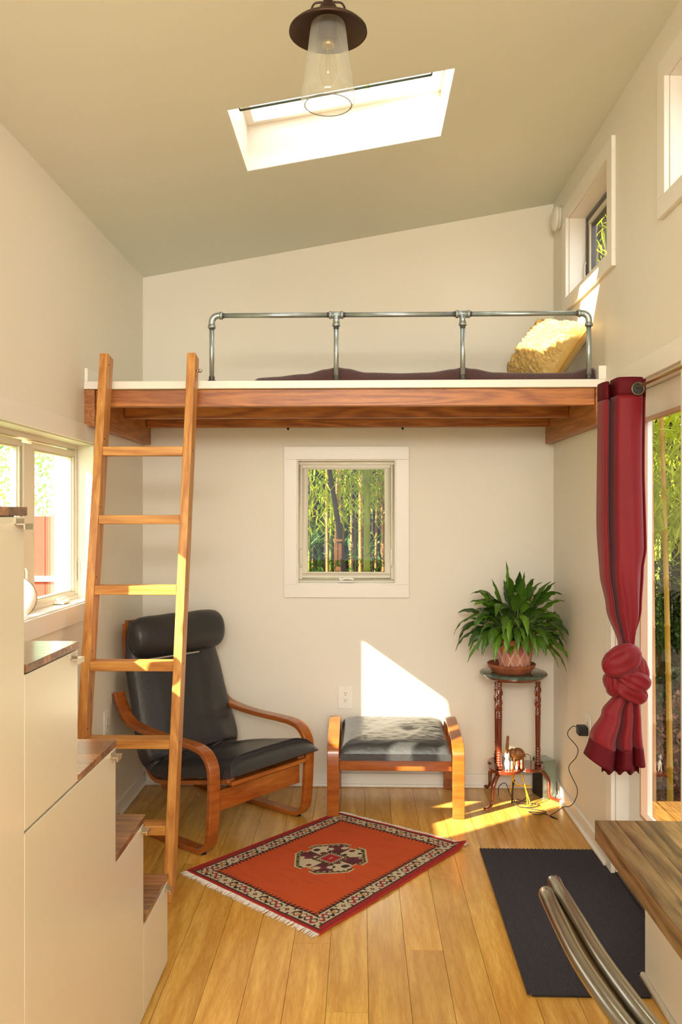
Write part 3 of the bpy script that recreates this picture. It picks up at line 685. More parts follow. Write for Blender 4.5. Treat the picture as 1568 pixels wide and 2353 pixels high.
def rugcol(s, t):
    x, y = s * LS, t * LT_
    d = min(x, LS - x, y, LT_ - y); al = y if min(x, LS - x) < min(y, LT_ - y) else x
    if min(x, LS - x, y, LT_ - y) == y or min(x, LS - x, y, LT_ - y) == LT_ - y: ext = 0.030
    else: ext = 0.014
    if d < ext: return RD if (int(al * 60) % 2 or d > 0.005) else tuple(v * 0.8 for v in RD)
    d -= ext
    if d < 0.006: return DK
    if d < 0.062:
        c = (d - 0.034) / 0.028; cell = 0.060; k = math.floor(al / cell); q = (al / cell - k) * 2 - 1
        kind = k % 3
        if kind == 0:
            if abs(q) * 1.2 + abs(c) < 0.42: return CR if abs(q) * 1.2 + abs(c) < 0.12 else MR
            if abs(abs(q) - 0.72) < 0.14 and abs(c) > 0.55: return DK
        elif kind == 1:
            sw = math.sin(q * 3.2) * 0.55
            if abs(c - sw) < 0.26: return (0.35, 0.02, 0.03)
            if abs(c + sw) < 0.16: return DK
            if (q ** 2 * 2 + c ** 2) < 0.07: return OL
        else:
            sw = math.sin(q * 3.2 + 0.6) * 0.6
            if q * q * 1.6 + c * c < 0.10: return (0.62, 0.25, 0.02)
            if abs(c - sw) < 0.28: return DK
            if abs(c + sw) < 0.14: return MR
        return CR if noise.noise((al * 90, d * 90, 1)) < 0.35 else tuple(v * 0.75 for v in CR)
    if d < 0.068: return DK
    if d < 0.084 and (al * 48) % 1 < 0.42 + 0.25 * (0.084 - d) / 0.016 and (d < 0.076 or (al * 48) % 1 < 0.3): return DK
    # medallion; its own axes are the rug's
    mx, my = (x - LS * 0.515), (y - LT_ * 0.515)
    ang = math.atan2(my, mx); r = math.hypot(mx, my)
    sc = 0.172
    px, py = mx / sc, my / (sc * 0.90)
    n1 = max(abs(px), abs(py)); n2 = (abs(px) + abs(py)) / 1.38
    lob = max(n1, n2) + (0.16 if (min(abs(px), abs(py)) < 0.13 and n1 > 0.78) else 0)
    if lob > 1.0: 
        return tuple(v * (1 - 0.16 * max(0, noise.noise((x * 40, y * 8, 0)))) for v in OR)
    if lob > 0.955: return CR
    if lob > 0.88: return OL if (int(ang * 14) % 5) else DK
    if lob > 0.85: return CR if int(ang * 12) % 2 else DK
    if n1 < 0.20: return (0.55, 0.62 * 0.4, 0.35 * 0.6) if (abs(px) < 0.07 and abs(py) < 0.03) else (0.42, 0.006, 0.012)
    if n1 < 0.25: return DK if int((px + py) * 24) % 2 else CR
    if n1 < 0.29: return CR if int((px - py) * 24) % 2 else MR
    if n1 < 0.36: return OL if int(ang * 6) % 2 else DK
    q = px * py
    base = MR if (q > 0) == (abs(px) > abs(py) * 0.9) else CR
    h = hook(px, py, 11)
    if base is MR:
        if h > 0.85: return CR
        return (0.10, 0.012, 0.02) if h < 0 else (0.16, 0.02, 0.03)
    if h > 0.80: return DK
    if h < -1.05: return MR
    return CR
nu, nv = 420, 320
def rugz(s, t):
    z = 0.0075 + 0.0012 * noise.noise((s * 9, t * 7, 0))
    cr = math.hypot((1 - s) * LS, t * LT_)       # curled right corner
    if cr < 0.06: z += 0.02 * (1 - cr / 0.06)
    z += 0.004 * max(0, math.sin(s * 19)) * max(0, 1 - t / 0.05)
    return z
def rgf(u, v):
    p = rp(u, v); w = 0.004 * noise.noise((u * 6, v * 6, 4)); return (p.x + w, p.y + w, rugz(u, v))
m = MB().grid(nu, nv, rgf)
me = bpy.data.meshes.new('pile'); me.from_pydata(m.v, [], m.f); me.update()
ca = me.color_attributes.new('Col', 'FLOAT_COLOR', 'POINT'); buf = []
for j in range(nv + 1):
    for i in range(nu + 1): buf += [*rugcol(i / nu, j / nv), 1.0]
ca.data.foreach_set('color', buf)
me.materials.append(mat('woven_wool', (255, 255, 255), rough=0.95, attr='Col', var=0.25, vscale=300, bump=0.8, bscale=420))
for p in me.polygons: p.use_smooth = True
o = bpy.data.objects.new('pile', me); C.objects.link(o); o.parent = rg
ed = [rgf(i / 60, 0) for i in range(61)] + [rgf(1, i / 40) for i in range(1, 41)] + [rgf(1 - i / 60, 1) for i in range(1, 61)] + [rgf(0, 1 - i / 40) for i in range(1, 40)]
MB().tube([(x, y, max(0.0045, z - 0.004)) for x, y, z in ed], 0.0042, 6, closed=True).build('bound_edge', mat('red_wool_binding', (168, 34, 18), rough=0.9), rg, smooth=True)
fm = MB(); FR = random.Random(3)
for s_, out in ((0.0, -1), (1.0, 1)):
    for i in range(230):
        t = (i + FR.random() * 0.8) / 230; p = rp(s_, t); q = rp(s_ + 0.05 * out, t); d = (q - p).normalized(); sd_ = Vector((-d.y, d.x, 0))
        L = 0.026 + 0.012 * FR.random(); k = FR.uniform(-0.6, 0.6)
        pts = [p + Vector((0, 0, 0.005)) - d * 0.004, p + d * L * 0.5 + sd_ * k * 0.006 + Vector((0, 0, 0.005)), p + d * L + sd_ * k * 0.014 + Vector((0, 0, 0.0025))]
        fm.tube(pts, [0.0016, 0.0018, 0.0008], 4)
tag(fm.build('fringe', mat('white_wool_fringe', (214, 204, 192), rough=0.95), rg), kind='stuff')

# ---------------------------------------------------------------- dark mat
mt = thing('floor_mat', 'charcoal ribbed carpet mat on the floor before the glass door', 'mat', (0, 0, 0))
def mz(u, v):
    x = 0.527 + u * 0.548; y = 2.69 + v * 1.175
    if v == 1.0: y += 0.004 * math.sin(u * 190)
    return (x + 0.014 * (1 - v) * 0 + (0.015 * v * (1 - u)), y, 0.008 + 0.0010 * (math.sin(x * 2 * PI / 0.0085) > 0))
poly = MB()
def matx(u): return u
m = MB().grid(250, 60, mz)
keep = []
for f in m.f:
    c = sum((Vector(m.v[i]) for i in f), Vector()) / 4
    if not (c.x > 0.915 and c.y < 2.83) and not (c.x > 1.048 and c.y > 3.69): keep.append(f)
m.f = keep; used = set(i for f in keep for i in f)
o = m.build('carpet_top', MATM, mt, smooth=False)
b = MB(); b.box(0.542, 2.692, 0.0005, 0.913, 3.862, 0.0075); b.box(0.913, 2.832, 0.0005, 1.0745, 3.69, 0.0075); b.box(0.913, 3.69, 0.0005, 1.048, 3.862, 0.0075)
b.build('backing', BLACK, mt)

# ---------------------------------------------------------------- plant stand
ps = thing('plant_stand', 'three legged mahogany plant stand with round green marble top', 'plant stand', (0.812, 4.525, 0))
MB().lathe([(0.0, 0.672), (0.165, 0.672), (0.176, 0.676), (0.178, 0.683), (0.172, 0.690), (0.0, 0.690)], 56, caps=False).build('marble_top', MARB, ps, smooth=True, bev=0.001)
MB().lathe([(0.0, 0.652), (0.13, 0.652), (0.150, 0.656), (0.158, 0.664), (0.166, 0.6715), (0.0, 0.6715)], 56, caps=False).build('apron_ring', MAHO, ps, smooth=True)
def turned(r0):
    pr = []
    z0, z1 = 0.200, 0.652; n = 150
    for i in range(n + 1):
        t = i / n; z = z0 + (z1 - z0) * t
        r = 0.0135
        if t < 0.06: r = 0.017 + 0.002 * math.sin(t * 200)
        elif t < 0.13: r = 0.011 + 0.004 * abs(math.sin(t * 110))
        elif t < 0.20: r = 0.0135 + 0.0016 * math.sin(t * 210)
        elif t < 0.58: r = 0.0125 + 0.0020 * (t - 0.2) / 0.38
        elif t < 0.66: r = 0.0150 + 0.0014 * math.sin(t * 260)
        elif t < 0.93: r = 0.0125 + 0.0040 * abs(math.sin((t - 0.66) / 0.27 * PI * 2))
        else: r = 0.0145 + 0.0015 * math.sin(t * 220)
        pr.append((r, z))
    return pr
PA = [math.radians(a) for a in (226, -4, 122)]
for k, a in enumerate(PA):
    cx_, cy_ = 0.128 * math.cos(a), 0.128 * math.sin(a); n = 20; m = MB(); pr = turned(0)
    for r, z in pr:
        tw = (z > 0.50 and z < 0.61)
        for q in range(n):
            an = 2 * PI * q / n; rr = r * (1 + (0.16 * math.sin(3 * an + z * 130) if tw else 0))
            m.v.append((cx_ + rr * math.cos(an), cy_ + rr * math.sin(an), z))
    m.f = [(i * n + q, i * n + (q + 1) % n, (i + 1) * n + (q + 1) % n, (i + 1) * n + q) for i in range(len(pr) - 1) for q in range(n)]
    m.build('turned_post', MAHO, ps, smooth=True)
    d = Vector((math.cos(a), math.sin(a), 0)); side = (-math.sin(a), math.cos(a), 0)
    R2 = 0.232 if k != 2 else 0.205
    cab = [(0.115, 0.178), (0.150, 0.165), (0.180, 0.125), (0.186, 0.085), (0.188, 0.045), (0.205, 0.022), (R2 + 0.008, 0.016), (R2 + 0.02, 0.022)]
    m = MB(); pts = catmull([d * r + Vector((0, 0, z)) for r, z in cab], 6); L = len(pts)
    for i, p in enumerate(pts):
        t = i / (L - 1); w = 0.034 - 0.020 * min(1, t * 1.5) + 0.008 * max(0, t - 0.8) * 5; th = 0.024 - 0.010 * t
        dd_ = (pts[min(i + 1, L - 1)] - pts[max(i - 1, 0)]).normalized(); nn_ = Vector(side).cross(dd_).normalized()
        for q in range(10):
            an = 2 * PI * q / 10; m.v.append(tuple(p + Vector(side) * math.cos(an) * w / 2 + nn_ * math.sin(an) * th / 2))
    m.f = [(i * 10 + q, i * 10 + (q + 1) % 10, (i + 1) * 10 + (q + 1) % 10, (i + 1) * 10 + q) for i in range(L - 1) for q in range(10)] + [tuple(range(10)), tuple((L - 1) * 10 + q for q in range(10))]
    m.build('cabriole_foot', MAHO, ps, smooth=True)
def shelf_r(an):
    c = max(math.cos(an - a) for a in PA); return 0.085 + 0.075 * max(0, (c - 0.5) * 2) ** 0.8
nS = 90; m = MB(); pol = [(shelf_r(2 * PI * i / nS) * math.cos(2 * PI * i / nS), shelf_r(2 * PI * i / nS) * math.sin(2 * PI * i / nS)) for i in range(nS)]
m.prism(pol, lambda a, b, d: (a, b, d), 0.180, 0.198); m.build('lower_shelf', MAHO, ps, bev=0.004)

# pot, saucer, plant
PC = Vector((0.832, 4.50, 0))
sa = thing('plant_saucer', 'wide terracotta saucer on the green marble table top', 'saucer', (PC.x - 0.035 + 0.0, PC.y, 0.691))
sa.location = (0.797, 4.50, 0.6905)
MB().lathe([(0.0, 0.0), (0.098, 0.0), (0.106, 0.012), (0.122, 0.034), (0.127, 0.046), (0.122, 0.050), (0.114, 0.044), (0.100, 0.018), (0.092, 0.010), (0.0, 0.010)], 48, caps=False).build('dish', TERR, sa, smooth=True)
pt = thing('potted_plant', 'leafy green peace lily in a pink diamond patterned clay pot', 'potted plant', (0.815, 4.50, 0.7015))
prf = [(0.0, 0.0), (0.078, 0.0), (0.080, 0.004)] + [(0.080 + 0.0165 * i / 30, 0.004 + 0.138 * i / 30) for i in range(1, 31)] + [(0.101, 0.143), (0.104, 0.150), (0.104, 0.165), (0.100, 0.170), (0.094, 0.168), (0.092, 0.150)]
n = 160; m = MB().lathe(prf, n, caps=False)
me = bpy.data.meshes.new('clay_pot'); me.from_pydata(m.v, [], m.f); me.update(); ca = me.color_attributes.new('Col', 'FLOAT_COLOR', 'POINT'); buf = []
PK, PL_, WH = lin((206, 140, 116)), lin((186, 106, 88)), lin((232, 196, 174))
for (x, y, z) in m.v:
    an = math.atan2(y, x) / (2 * PI) * 11; c = PK
    if 0.012 < z < 0.138:
        zz = (z - 0.012) / 0.126 * 2.5
        p, q = an + zz * 0.5, an - zz * 0.5
        fp, fq = p % 1, q % 1
        if min(fp, 1 - fp, fq, 1 - fq) < 0.05: c = WH
        elif (math.floor(p) + math.floor(q)) % 2 == 0 and min(fp, 1 - fp, fq, 1 - fq) > 0.16: c = PL_
    elif z >= 0.15: c = lin((196, 104, 78))
    buf += [*c, 1.0]
ca.data.foreach_set('color', buf); me.materials.append(mat('pink_clay', (255, 255, 255), rough=0.7, attr='Col', var=0.2, vscale=30, bump=0.15, bscale=120))
for p in me.polygons: p.use_smooth = True
o = bpy.data.objects.new('clay_pot', me); C.objects.link(o); o.parent = pt
MB().lathe([(0.0, 0.152), (0.092, 0.150)], 32, caps=False).build('soil', SOIL, pt)
LM = [mat('leaf_green_a', (72, 108, 28), rough=0.36, var=0.25, vscale=20, trans=0.0), mat('leaf_green_b', (96, 138, 34), rough=0.38, var=0.2, vscale=20), mat('leaf_green_c', (52, 84, 26), rough=0.36, var=0.2, vscale=20), mat('leaf_yellow', (204, 172, 40), rough=0.5)]
PR_ = random.Random(21)
def leaf_mesh(az, el, stem, L, wd, droop, mt_, wob):
    d = Vector((math.cos(az) * math.cos(el), math.sin(az) * math.cos(el), math.sin(el))); p = Vector((0.045 * math.cos(az) * PR_.random(), 0.045 * math.sin(az) * PR_.random(), 0.150))
    sp = [p.copy()]; ds = 0.015; s = 0; dirs = [d.copy()]
    while s < stem + L:
        g = droop * (0.35 if s < stem else 1.0 + 1.5 * (s - stem) / L)
        d = (d + Vector((0, 0, -g * ds))).normalized(); p = p + d * ds; sp.append(p.copy()); dirs.append(d.copy()); s += ds
    ns = max(2, int(stem / ds)); m = MB(); m.tube(sp[:ns + 1], 0.0022, 5)
    bl = sp[ns:]; bd_ = dirs[ns:]; nb = len(bl); cols = 5
    sd0 = Vector((-math.sin(az), math.cos(az), 0)); roll_ = wob * 0.7
    vs_ = []
    for i, (q, dd_) in enumerate(zip(bl, bd_)):
        t = i / (nb - 1); w = wd * (math.sin(PI * min(1, t * 1.0) ** 0.72)) ** 0.85 * (1 - t * 0.25) if 0 < t < 1 else 0.0004
        side = (sd0 - dd_ * sd0.dot(dd_)).normalized(); up = side.cross(dd_)
        side, up = side * math.cos(roll_) + up * math.sin(roll_), up * math.cos(roll_) - side * math.sin(roll_)
        for c in range(cols):
            a = c / (cols - 1) * 2 - 1
            rip = 0.10 * w * math.sin(t * 24 + wob * 9 + c) * abs(a)
            vs_.append(q + side * (a * w / 2 * (1 + 0.12 * math.sin(t * 31 + wob * 5 + a))) + up * (0.22 * w * abs(a) + rip))
    m.add(vs_, [(i * cols + c, i * cols + c + 1, (i + 1) * cols + c + 1, (i + 1) * cols + c) for i in range(nb - 1) for c in range(cols - 1)])
    m.v = [(min(x, 0.252), min(y, 0.245), z) for x, y, z in m.v]
    return m.build('leaf', mt_, pt, smooth=True)
for i in range(128):
    az = i * 2.39996 + PR_.uniform(-0.25, 0.25); ring = i / 128
    el = math.radians(86 - 52 * ring ** 0.8 + PR_.uniform(-7, 7)); back = math.sin(az) > 0.2; rt = math.cos(az)
    sc_ = 1.0 - (0.30 if back else 0.0) - (0.16 if rt > 0.3 else 0.0)
    stem = PR_.uniform(0.14, 0.235) * (1.15 - 0.50 * ring); L = PR_.uniform(0.14, 0.21) * sc_
    mt_ = LM[PR_.choice([0, 0, 0, 1, 1, 2, 2])]
    if PR_.random() < 0.035: mt_ = LM[3]; L *= 0.7
    leaf_mesh(az, el, stem * (0.85 + 0.15 * sc_), L, PR_.uniform(0.042, 0.066) * (0.8 if back else 1), PR_.uniform(3.2, 7.5) + 4.0 * ring, mt_, PR_.uniform(-1, 1))
for az, el, stem, L, dr_ in ((-2.4, 0.3, 0.03, 0.12, 7), (-1.9, 0.25, 0.03, 0.11, 8), (-1.2, 0.3, 0.02, 0.13, 8), (-0.7, 0.3, 0.10, 0.20, 7), (-0.4, 0.35, 0.12, 0.21, 6), (0.1 - 0.5, 0.2, 0.14, 0.20, 7), (-2.7, 0.35, 0.12, 0.2, 6), (-2.9, 0.3, 0.09, 0.18, 7), (-1.55, 0.5, 0.04, 0.13, 7)):
    leaf_mesh(az, el, stem, L, 0.046, dr_, LM[1], PR_.uniform(-1, 1))
for az in (-2.2, -0.9, -1.7): leaf_mesh(az, 0.3, 0.05, 0.11, 0.026, 9, LM[3], 0.3)

# ---------------------------------------------------------------- figurines on the stand's lower shelf
def remesh(o, vox):
    r = o.modifiers.new('rm', 'REMESH'); r.mode = 'VOXEL'; r.voxel_size = vox; r.use_smooth_shade = True
    s = o.modifiers.new('sm', 'SMOOTH'); s.iterations = 3
ele = MB()
ele.ball((0.03, 0, 0.062), (0.036, 0.026, 0.034)); ele.ball((-0.006, 0, 0.066), (0.020, 0.018, 0.022))
for x, y in ((0.012, -0.013), (0.012, 0.013), (0.05, -0.013), (0.05, 0.013)): ele.tube([(x, y, 0.05), (x, y, 0.0)], [0.010, 0.0085], 8)
ele.tube(catmull([(-0.014, 0, 0.060), (-0.026, 0, 0.066), (-0.026, 0, 0.10), (-0.022, 0, 0.158)], 5), [0.011] * 6 + [0.009] * 6 + [0.0075] * 3 + [0.006], 8)
ele.ball((0.004, -0.020, 0.070), (0.016, 0.004, 0.020)); ele.ball((0.004, 0.020, 0.070), (0.016, 0.004, 0.020))
ele.tube([(0.064, 0, 0.07), (0.070, 0, 0.045)], 0.003, 6)
WOODF = mat('carved_tan_wood', (160, 104, 48), rough=0.4, dark=(116, 68, 30), vscale=20, stretch=(1, 1, 4))
e_ = ele.build('elephant_figurine', WOODF, smooth=True); e_.location = (0.800, 4.49, 0.199); e_.scale = (1.0, 1.0, 1.0); remesh(e_, 0.0022)
tag(e_, 'carved tan wooden elephant figurine with raised trunk on plant stand shelf', 'figurine')
cat = MB(); cat.ball((0, 0, 0.030), (0.014, 0.012, 0.030)); cat.ball((0, -0.002, 0.070), (0.014, 0.012, 0.013)); cat.tube([(0, 0, 0.05), (0, 0, 0.066)], 0.008, 8)
for s in (-1, 1): cat.tube([(s * 0.008, 0, 0.078), (s * 0.010, 0, 0.090)], [0.005, 0.001], 6); cat.tube([(s * 0.007, -0.008, 0.04), (s * 0.007, -0.011, 0.0)], 0.0045, 6)
CATM = mat('white_glaze', (236, 230, 218), rough=0.2)
c_ = thing('cat_figurine', 'white painted seated cat figurine beside the elephant figurine', 'figurine', (0.762, 4.425, 0.199))
b_ = cat.build('body', CATM, c_, smooth=True); remesh(b_, 0.0018)
m = MB(); m.ball((-0.005, -0.0135, 0.072), 0.0018, 8, 6); m.ball((0.005, -0.0135, 0.072), 0.0018, 8, 6); m.ball((0, -0.0145, 0.067), 0.0014, 8, 6); m.build('face_marks', BLACK, c_)
def doll(x, y, h, c1, c2, lab):
    t = thing('small_figurine', lab, 'figurine', (x, y, 0.199), group=None)
    MB().lathe([(0.0, 0), (0.006, 0), (0.0075, h * 0.25), (0.005, h * 0.6), (0.0, h * 0.66)], 12, caps=False).build('body', c1, t, smooth=True)
    MB().ball((0, 0, h * 0.80), (0.0058, 0.0058, h * 0.19)).build('head', c2, t, smooth=True)
PEACH = mat('peach_paint', (226, 150, 100), rough=0.4); REDP = mat('red_paint', (170, 50, 36), rough=0.4)
doll(0.786, 4.420, 0.046, PEACH, CATM, 'small peach figurine standing right of the white cat figurine')
doll(0.812, 4.425, 0.044, CATM, PEACH, 'small white figurine with peach head below the elephant trunk')
doll(0.838, 4.438, 0.050, PEACH, CATM, 'small pale figurine at the right end of the shelf group')
doll(0.826, 4.452, 0.036, REDP, REDP, 'tiny dark red figurine between two pale figurines')

# box, cables, adapter
sp = thing('small_speaker', 'small black box with glassy green side in the corner behind the stand', 'speaker', (1.006, 4.625, 0), rz=math.radians(-30))
bx(-0.05, -0.055, 0.0, 0.03, 0.055, 0.205).build('body', mat('smoked_green_plastic', (120, 136, 126), rough=0.15, coat=0.6), sp, bev=0.004)
sp.rotation_euler = (0, 0, math.radians(18)); 
bx(-0.052, -0.052, 0.006, -0.0505, 0.052, 0.198).build('front_grille', mat('speckled_black_grille', (34, 26, 24), rough=0.6, var=0.6, vscale=120), sp)
YEL = mat('yellow_cable_jacket', (224, 170, 24), rough=0.45); BLC = mat('black_cable_jacket', (34, 32, 34), rough=0.5)
def cord(name, label, pts, r, m_, parent=None): 
    o = MB().tube(catmull(pts, 7), r, 7).build(name, m_, parent, smooth=True)
    if not parent: tag(o, label, 'cable')
    return o
cord('yellow_cable', 'yellow cable looped loosely beneath the plant stand shelf', [(0.80, 4.50, 0.172), (0.805, 4.49, 0.12), (0.86, 4.48, 0.095), (0.905, 4.52, 0.085), (0.87, 4.56, 0.075), (0.81, 4.54, 0.08), (0.82, 4.50, 0.15), (0.845, 4.47, 0.16), (0.865, 4.45, 0.08), (0.875, 4.45, 0.006), (0.89, 4.47, 0.006), (0.865, 4.50, 0.10), (0.845, 4.53, 0.160), (0.82, 4.56, 0.12), (0.80, 4.58, 0.006)], 0.003, YEL)
cord('black_power_cord', 'thin black cord hanging from the wall adapter to floor coils', [(1.030, 4.060, 0.512), (1.010, 4.07, 0.512), (1.000, 4.12, 0.46), (1.045, 4.11, 0.40), (1.05, 4.16, 0.34), (1.02, 4.18, 0.28), (1.046, 4.12, 0.20), (1.045, 4.16, 0.13), (1.035, 4.22, 0.082), (1.015, 4.27, 0.06), (0.99, 4.33, 0.012), (0.955, 4.30, 0.004), (0.985, 4.26, 0.004), (0.93, 4.34, 0.004), (0.86, 4.36, 0.004), (0.90, 4.32, 0.004), (0.95, 4.36, 0.004), (0.86, 4.42, 0.004)], 0.0020, BLC)
cord('black_coiled_cable', 'thin black cable coiled on the floor under the plant stand', [(0.745, 4.60, 0.004), (0.745, 4.58, 0.06), (0.775, 4.55, 0.088), (0.80, 4.53, 0.03), (0.83, 4.50, 0.004), (0.90, 4.53, 0.03), (0.93, 4.55, 0.03), (0.88, 4.48, 0.004), (0.80, 4.47, 0.02), (0.83, 4.43, 0.004), (0.90, 4.43, 0.004), (0.935, 4.47, 0.004), (0.88, 4.50, 0.004), (0.83, 4.52, 0.015)], 0.0020, BLC)
cord('thin_loop_cable', 'thin black cable arching over the shelf behind the elephant', [(0.858, 4.55, 0.199), (0.862, 4.55, 0.225), (0.885, 4.55, 0.245), (0.905, 4.55, 0.235), (0.908, 4.54, 0.21), (0.905, 4.53, 0.199)], 0.0016, BLC)
an = MB().tube([(0.800, 4.50, 0.0), (0.808, 4.51, 0.09), (0.815, 4.52, 0.115)], [0.0035, 0.005, 0.007], 8).build('antenna', BLACK, smooth=True)
tag(an, 'short black rod standing on the floor beneath the plant stand', 'antenna')
def outlet(nm, lab, loc, rz, sockets=True, w=0.083, h=0.127):
    t = thing(nm, lab, 'outlet', loc, rz)
    bx(-w / 2, -0.006, -h / 2, w / 2, 0, h / 2).build('cover_plate', TRIM, t, bev=0.002)
    bx(-0.017, -0.0075, -0.034, 0.017, -0.0055, 0.034).build('socket_insert', TRIM, t, bev=0.0008)
    m = MB()
    for zc_ in (-0.018, 0.018):
        for x in (-0.006, 0.006): m.box(x - 0.0012, -0.0082, zc_ + 0.001, x + 0.0012, -0.0074, zc_ + 0.009)
        m.tube([(0, -0.0082, zc_ - 0.006), (0, -0.0074, zc_ - 0.006)], 0.0026, 8)
    m.build('socket_slots', BLACK, t)
    MB().tube([(0, -0.0068, 0.052), (0, -0.0058, 0.052)], 0.0022, 8).build('screw', NICK, t); MB().tube([(0, -0.0068, -0.052), (0, -0.0058, -0.052)], 0.0022, 8).build('screw', NICK, t)
outlet('wall_outlet', 'white double wall outlet on back wall above the footstool', (-0.0825, D - 0.0002, 0.4975), 0)
outlet('wall_outlet', 'white wall outlet low on the left wall behind the ladder', (XL + 0.0002, 4.06, 0.513), PI / 2)
outlet('wall_outlet', 'white wall outlet holding the black adapter on the right wall', (XR - 0.0002, 4.03, 0.515), -PI / 2)
ad = MB().box(-0.045, -0.028, -0.022, 0.0, 0.028, 0.022)
o = ad.build('power_adapter', BLACK, bev=0.006); o.location = (XR - 0.0085, 4.03, 0.505); tag(o, 'black plug-in power adapter in the right wall outlet', 'power adapter')

# ---------------------------------------------------------------- curtain and rod
RX, RZ = 0.998, 1.979
rod = thing('curtain_rod', 'thin brass curtain rod above the glass door', 'curtain rod', (RX, 0, RZ))
MB().tube([(0, 2.3, 0), (0, 3.42, 0)], 0.0058, 12).build('pole', BRASS, rod, smooth=True)
MB().ball((0, 3.425, 0), 0.011).build('finial', BRASS, rod, smooth=True); MB().ball((0, 2.295, 0), 0.011).build('finial', BRASS, rod, smooth=True)
for y in (2.42, 3.38):
    m = MB().tube([(0, y, 0), (XR - RX - 0.0005, y, 0)], 0.005, 8); m.lathe([(0.016, 0), (0.016, 0.0)], 4); m.build('bracket', BRASS, rod, smooth=True)
cur = thing('knotted_curtain', 'red satin grommet curtain tied in a large knot by the glass door', 'curtain', (0, 0, 0))
sec = [(0.0, 0.10), (0.015, 0.045), (0.07, 0.012), (0.14, 0.03), (0.20, 0.075), (0.245, 0.09), (0.262, 0.03), (0.285, -0.006), (0.42, -0.016), (0.62, -0.018), (0.80, -0.008), (0.845, 0.02), (0.865, 0.06), (0.90, 0.05), (0.955, 0.035), (1.0, 0.08)]
SEC = catmull([(a, b, 0) for a, b in sec], 8)
YC = 3.10
def upper(hz0, hz1):
    def f(u, v):
        z = hz0 + (hz1 - hz0) * v
        zz = (2.0 - z)
        xl_ = lerpt([(0.0, 0.886), (0.5, 0.884), (0.70, 0.889), (0.82, 0.905), (0.96, 0.945)], zz)
        xr_ = lerpt([(0.0, 1.050), (0.3, 1.046), (0.60, 1.052), (0.68, 1.040), (0.82, 1.032), (0.96, 1.000)], zz)
        dp = lerpt([(0, 1.0), (0.5, 1.05), (0.96, 0.45)], zz)
        x = u * (len(SEC) - 1); i = min(int(x), len(SEC) - 2); p = SEC[i].lerp(SEC[i + 1], x - i)
        a = p.x; sq = lerpt([(0, 0), (0.6, 0), (0.96, 0.25)], zz)
        a = a - sq * 0.35 * math.sin(a * PI) * (a - 0.4)
        y = YC + p.y * dp * 0.9 + 0.004 * math.sin(a * 13 + z * 2) * min(1, zz * 1.2) + 0.012 * math.sin(zz * 4.0 + a * 3) * min(1, zz) + lerpt([(0.55, 0.0), (0.95, 1.0)], zz) * 0.016 * (abs(math.sin(a * 9 + 2.5 * z)) - 0.5)
        return (xl_ + (xr_ - xl_) * a, y, z + 0.012 * (a > 0.25) * (zz < 0.13) - 0.0 * a)
    return f
def solid(o, t=0.0016):
    s = o.modifiers.new('solid', 'SOLIDIFY'); s.thickness = t; s.offset = 0
solid(MB().grid(130, 60, upper(1.94, 0.98)).build('panel', REDC, cur, smooth=True))
solid(MB().grid(130, 4, upper(2.005, 1.94)).build('header_band', REDH, cur, smooth=True), 0.003)
GR = mat('antique_grommet', (104, 96, 78), rough=0.35, metal=0.8)
gx, gz = 0.998, RZ
m = MB().tube([(gx + 0.021 * math.cos(a), YC - 0.0215, gz - 0.006 + 0.021 * math.sin(a)) for a in [2 * PI * q / 28 for q in range(28)]], 0.0042, 8, closed=True)
m.build('grommet', GR, cur, smooth=True)
m = MB().lathe([(0.0185, 0.0), (0.0185, 0.0008)], 24); m.v = [(x + gx, YC - 0.0200 + z, y + gz - 0.006) for x, y, z in m.v]; m.build('grommet_hole', BLACK, cur)
# knot: overlapping wrapped folds of cloth
def fold(c, r, ang, tip=0.0, k=3, amp=0.10, seed=0, nm='knot_fold'):
    rot = Matrix.Rotation(math.radians(ang), 3, 'Y') @ Matrix.Rotation(math.radians(tip), 3, 'Z'); m = MB(); nn1, nn2 = 44, 34
    for j in range(nn2 + 1):
        for q in range(nn1):
            a, b = PI * j / nn2, 2 * PI * q / nn1       # pole axis = local x (long axis)
            w = 1 + amp * (1 - abs(math.sin(k * b + 1.2 * math.cos(a) + seed))) * math.sin(a) + 0.05 * noise.noise((math.cos(a) * 3, math.sin(b) * 2, seed))
            w *= 1 - 0.16 * max(0, noise.noise((math.cos(a) * 1.6, b * 1.9, seed * 3.1)) * 2) ; w += 0.07 * math.sin(9 * b + 3 * math.cos(a) + seed) * math.sin(a); x, y, z = math.copysign(abs(math.cos(a)) ** 0.8, math.cos(a)), math.sin(a) * math.copysign(abs(math.sin(b)) ** 0.7, math.sin(b)) * w, math.sin(a) * math.copysign(abs(math.cos(b)) ** 0.7, math.cos(b)) * w
            m.v.append(tuple(rot @ Vector((x * r[0], y * r[1], z * r[2])) + Vector(c)))
    m.f = [(j * nn1 + q, (j + 1) * nn1 + q, (j + 1) * nn1 + (q + 1) % nn1, j * nn1 + (q + 1) % nn1) for j in range(nn2) for q in range(nn1)]
    return m.build(nm, REDC, cur, smooth=True)
fold((0.975, YC + 0.02, 0.945), (0.050, 0.045, 0.090), 0, 0, 3, 0.10, 1, 'knot_core')
fold((0.940, YC - 0.022, 0.997), (0.076, 0.034, 0.048), -32, 0, 2, 0.10, 2)
fold((1.010, YC + 0.012, 0.962), (0.060, 0.034, 0.030), 78, 0, 2, 0.14, 3)
fold((0.985, YC - 0.020, 0.928), (0.062, 0.032, 0.034), 18, 0, 2, 0.16, 5)
fold((0.975, YC - 0.008, 0.882), (0.066, 0.030, 0.034), 26, 0, 3, 0.14, 4)
fold((0.912, YC + 0.004, 0.905), (0.046, 0.030, 0.024), 75, 0, 3, 0.18, 6)
